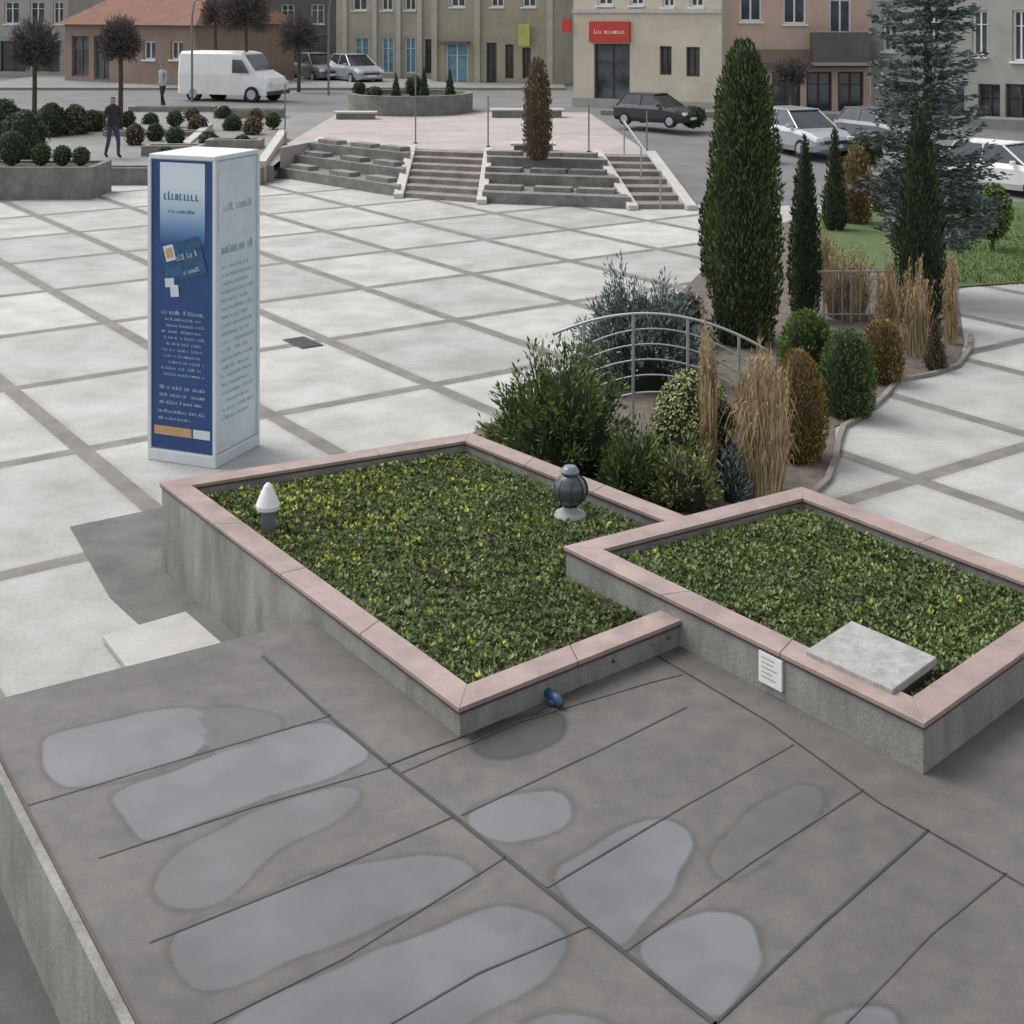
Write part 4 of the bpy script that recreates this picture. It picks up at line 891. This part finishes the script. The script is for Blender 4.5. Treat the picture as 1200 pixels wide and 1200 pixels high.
car('grey car parked left of the silver car, beside the dark bare tree', g(372, 95, .8), math.radians(-58), 'greypaint')
car('dark car parked in front of the cream house', g(770, 147, .75), math.radians(-40), 'darkpaint', .72)
car('silver hatchback on the road between green column and spruce', g(938, 180, .35), math.radians(-68), 'silver', .9)
car('dark grey car half hidden at the left of the spruce', g(1030, 168, .4), math.radians(-60), 'greypaint', .75)
car('white car parked at the right edge beyond the lawn', g(1182, 226, .05), math.radians(-50), 'white', .85)

# person
def person(label, loc, rz, sd):
    m, nt, bs = new_mat('person_cloth'); tc = nt.nodes.new('ShaderNodeTexCoord'); s3 = nt.nodes.new('ShaderNodeSeparateXYZ'); nt.links.new(tc.outputs['Object'], s3.inputs[0])
    mr = math_(nt, 'DIVIDE', s3.outputs[2], 2.)
    cols = [[(0, (.02, .02, .02)), (.045, (.05, .06, .1)), (.43, (.03, .03, .035)), (.745, (.4, .27, .2)), (.82, (.05, .035, .02))],
            [(0, (.02, .02, .02)), (.045, (.03, .03, .03)), (.43, (.35, .35, .36)), (.745, (.4, .27, .2)), (.82, (.05, .035, .02))]][sd]
    r = ramp(nt, cols); r.color_ramp.interpolation = 'CONSTANT'; nt.links.new(mr, r.inputs[0]); nt.links.new(r.outputs[0], bs.inputs['Base Color']); bs.inputs['Roughness'].default_value = .9
    V = [((0, 0, .92), .14), ((0, 0, 1.15), .13), ((0, 0, 1.38), .13), ((0, 0, 1.48), .055), ((.02, 0, 1.6), .095), ((.02, 0, 1.69), .07),
         ((0, .19, 1.38), .06), ((.03, .24, 1.1), .045), ((.14, .25, .88), .035), ((0, -.19, 1.38), .06), ((-.05, -.24, 1.1), .045), ((-.02, -.26, .85), .035),
         ((.02, .09, .85), .09), ((.12, .1, .48), .06), ((.12, .1, .08), .045), ((.24, .1, .03), .035), ((-.02, -.09, .85), .09), ((-.04, -.1, .48), .06), ((-.18, -.1, .1), .045), ((-.08, -.1, .03), .035)]
    E = [(0, 1), (1, 2), (2, 3), (3, 4), (4, 5), (2, 6), (6, 7), (7, 8), (2, 9), (9, 10), (10, 11), (0, 12), (12, 13), (13, 14), (14, 15), (0, 16), (16, 17), (17, 18), (18, 19)]
    me = bpy.data.meshes.new('person'); me.from_pydata([v for v, _ in V], E, []); me.materials.append(m)
    o = bpy.data.objects.new('person', me); C.objects.link(o); o.location = loc; o.rotation_euler = (0, 0, rz)
    sk = o.modifiers.new('skin', 'SKIN')
    if len(me.skin_vertices) == 0:
        bpy.context.view_layer.objects.active = o; bpy.ops.mesh.customdata_skin_add()
    for i, (_, rd) in enumerate(V): me.skin_vertices[0].data[i].radius = (rd, rd)
    me.skin_vertices[0].data[0].use_root = True
    ss = o.modifiers.new('sub', 'SUBSURF'); ss.levels = 2; ss.render_levels = 2
    tag(o, label, 'person'); return o
person('person in dark jacket walking past the long stone planter', Vector((-11.0, 37.6, .487)), -.6, 0)
person('person in light grey jacket walking near the white van', Vector((-13.3, 52.0, .8)), -2.2, 1)

# ---------------------------------------------------------------- light, camera
w = bpy.data.worlds.new('World'); bpy.context.scene.world = w; w.use_nodes = True; nt = w.node_tree
sky = nt.nodes.new('ShaderNodeTexSky'); sky.sky_type = 'NISHITA'; sky.sun_disc = False
sky.sun_elevation = math.radians(55); sky.sun_rotation = math.radians(-60); sky.dust_density = 3.; sky.air_density = 1.
hs = nt.nodes.new('ShaderNodeHueSaturation'); hs.inputs['Saturation'].default_value = .2; hs.inputs['Value'].default_value = 1.5
nt.links.new(sky.outputs[0], hs.inputs['Color']); bg = nt.nodes['Background']; nt.links.new(hs.outputs[0], bg.inputs['Color']); bg.inputs['Strength'].default_value = .15
sl_ = bpy.data.lights.new('sun', 'SUN'); sl_.energy = 1.4; sl_.angle = math.radians(30); sl_.color = (1, .97, .93)
so = bpy.data.objects.new('sun', sl_); C.objects.link(so)
el, az = math.radians(55), math.radians(-60)
dirv = Vector((math.sin(az)*math.cos(el), math.cos(az)*math.cos(el), math.sin(el)))
so.rotation_euler = dirv.to_track_quat('Z', 'Y').to_euler()
cam = bpy.data.cameras.new('camera'); co = bpy.data.objects.new('camera', cam); C.objects.link(co); bpy.context.scene.camera = co
co.location = (0, 0, HC); co.rotation_euler = (math.radians(90), 0, 0); cam.sensor_width = 36; cam.lens = F*36/1200; cam.shift_y = -(600-YH)/1200; cam.clip_end = 2000; cam.clip_start = .1
s = bpy.context.scene; s.view_settings.view_transform = 'Standard'; s.view_settings.look = 'None'; s.view_settings.exposure = 0
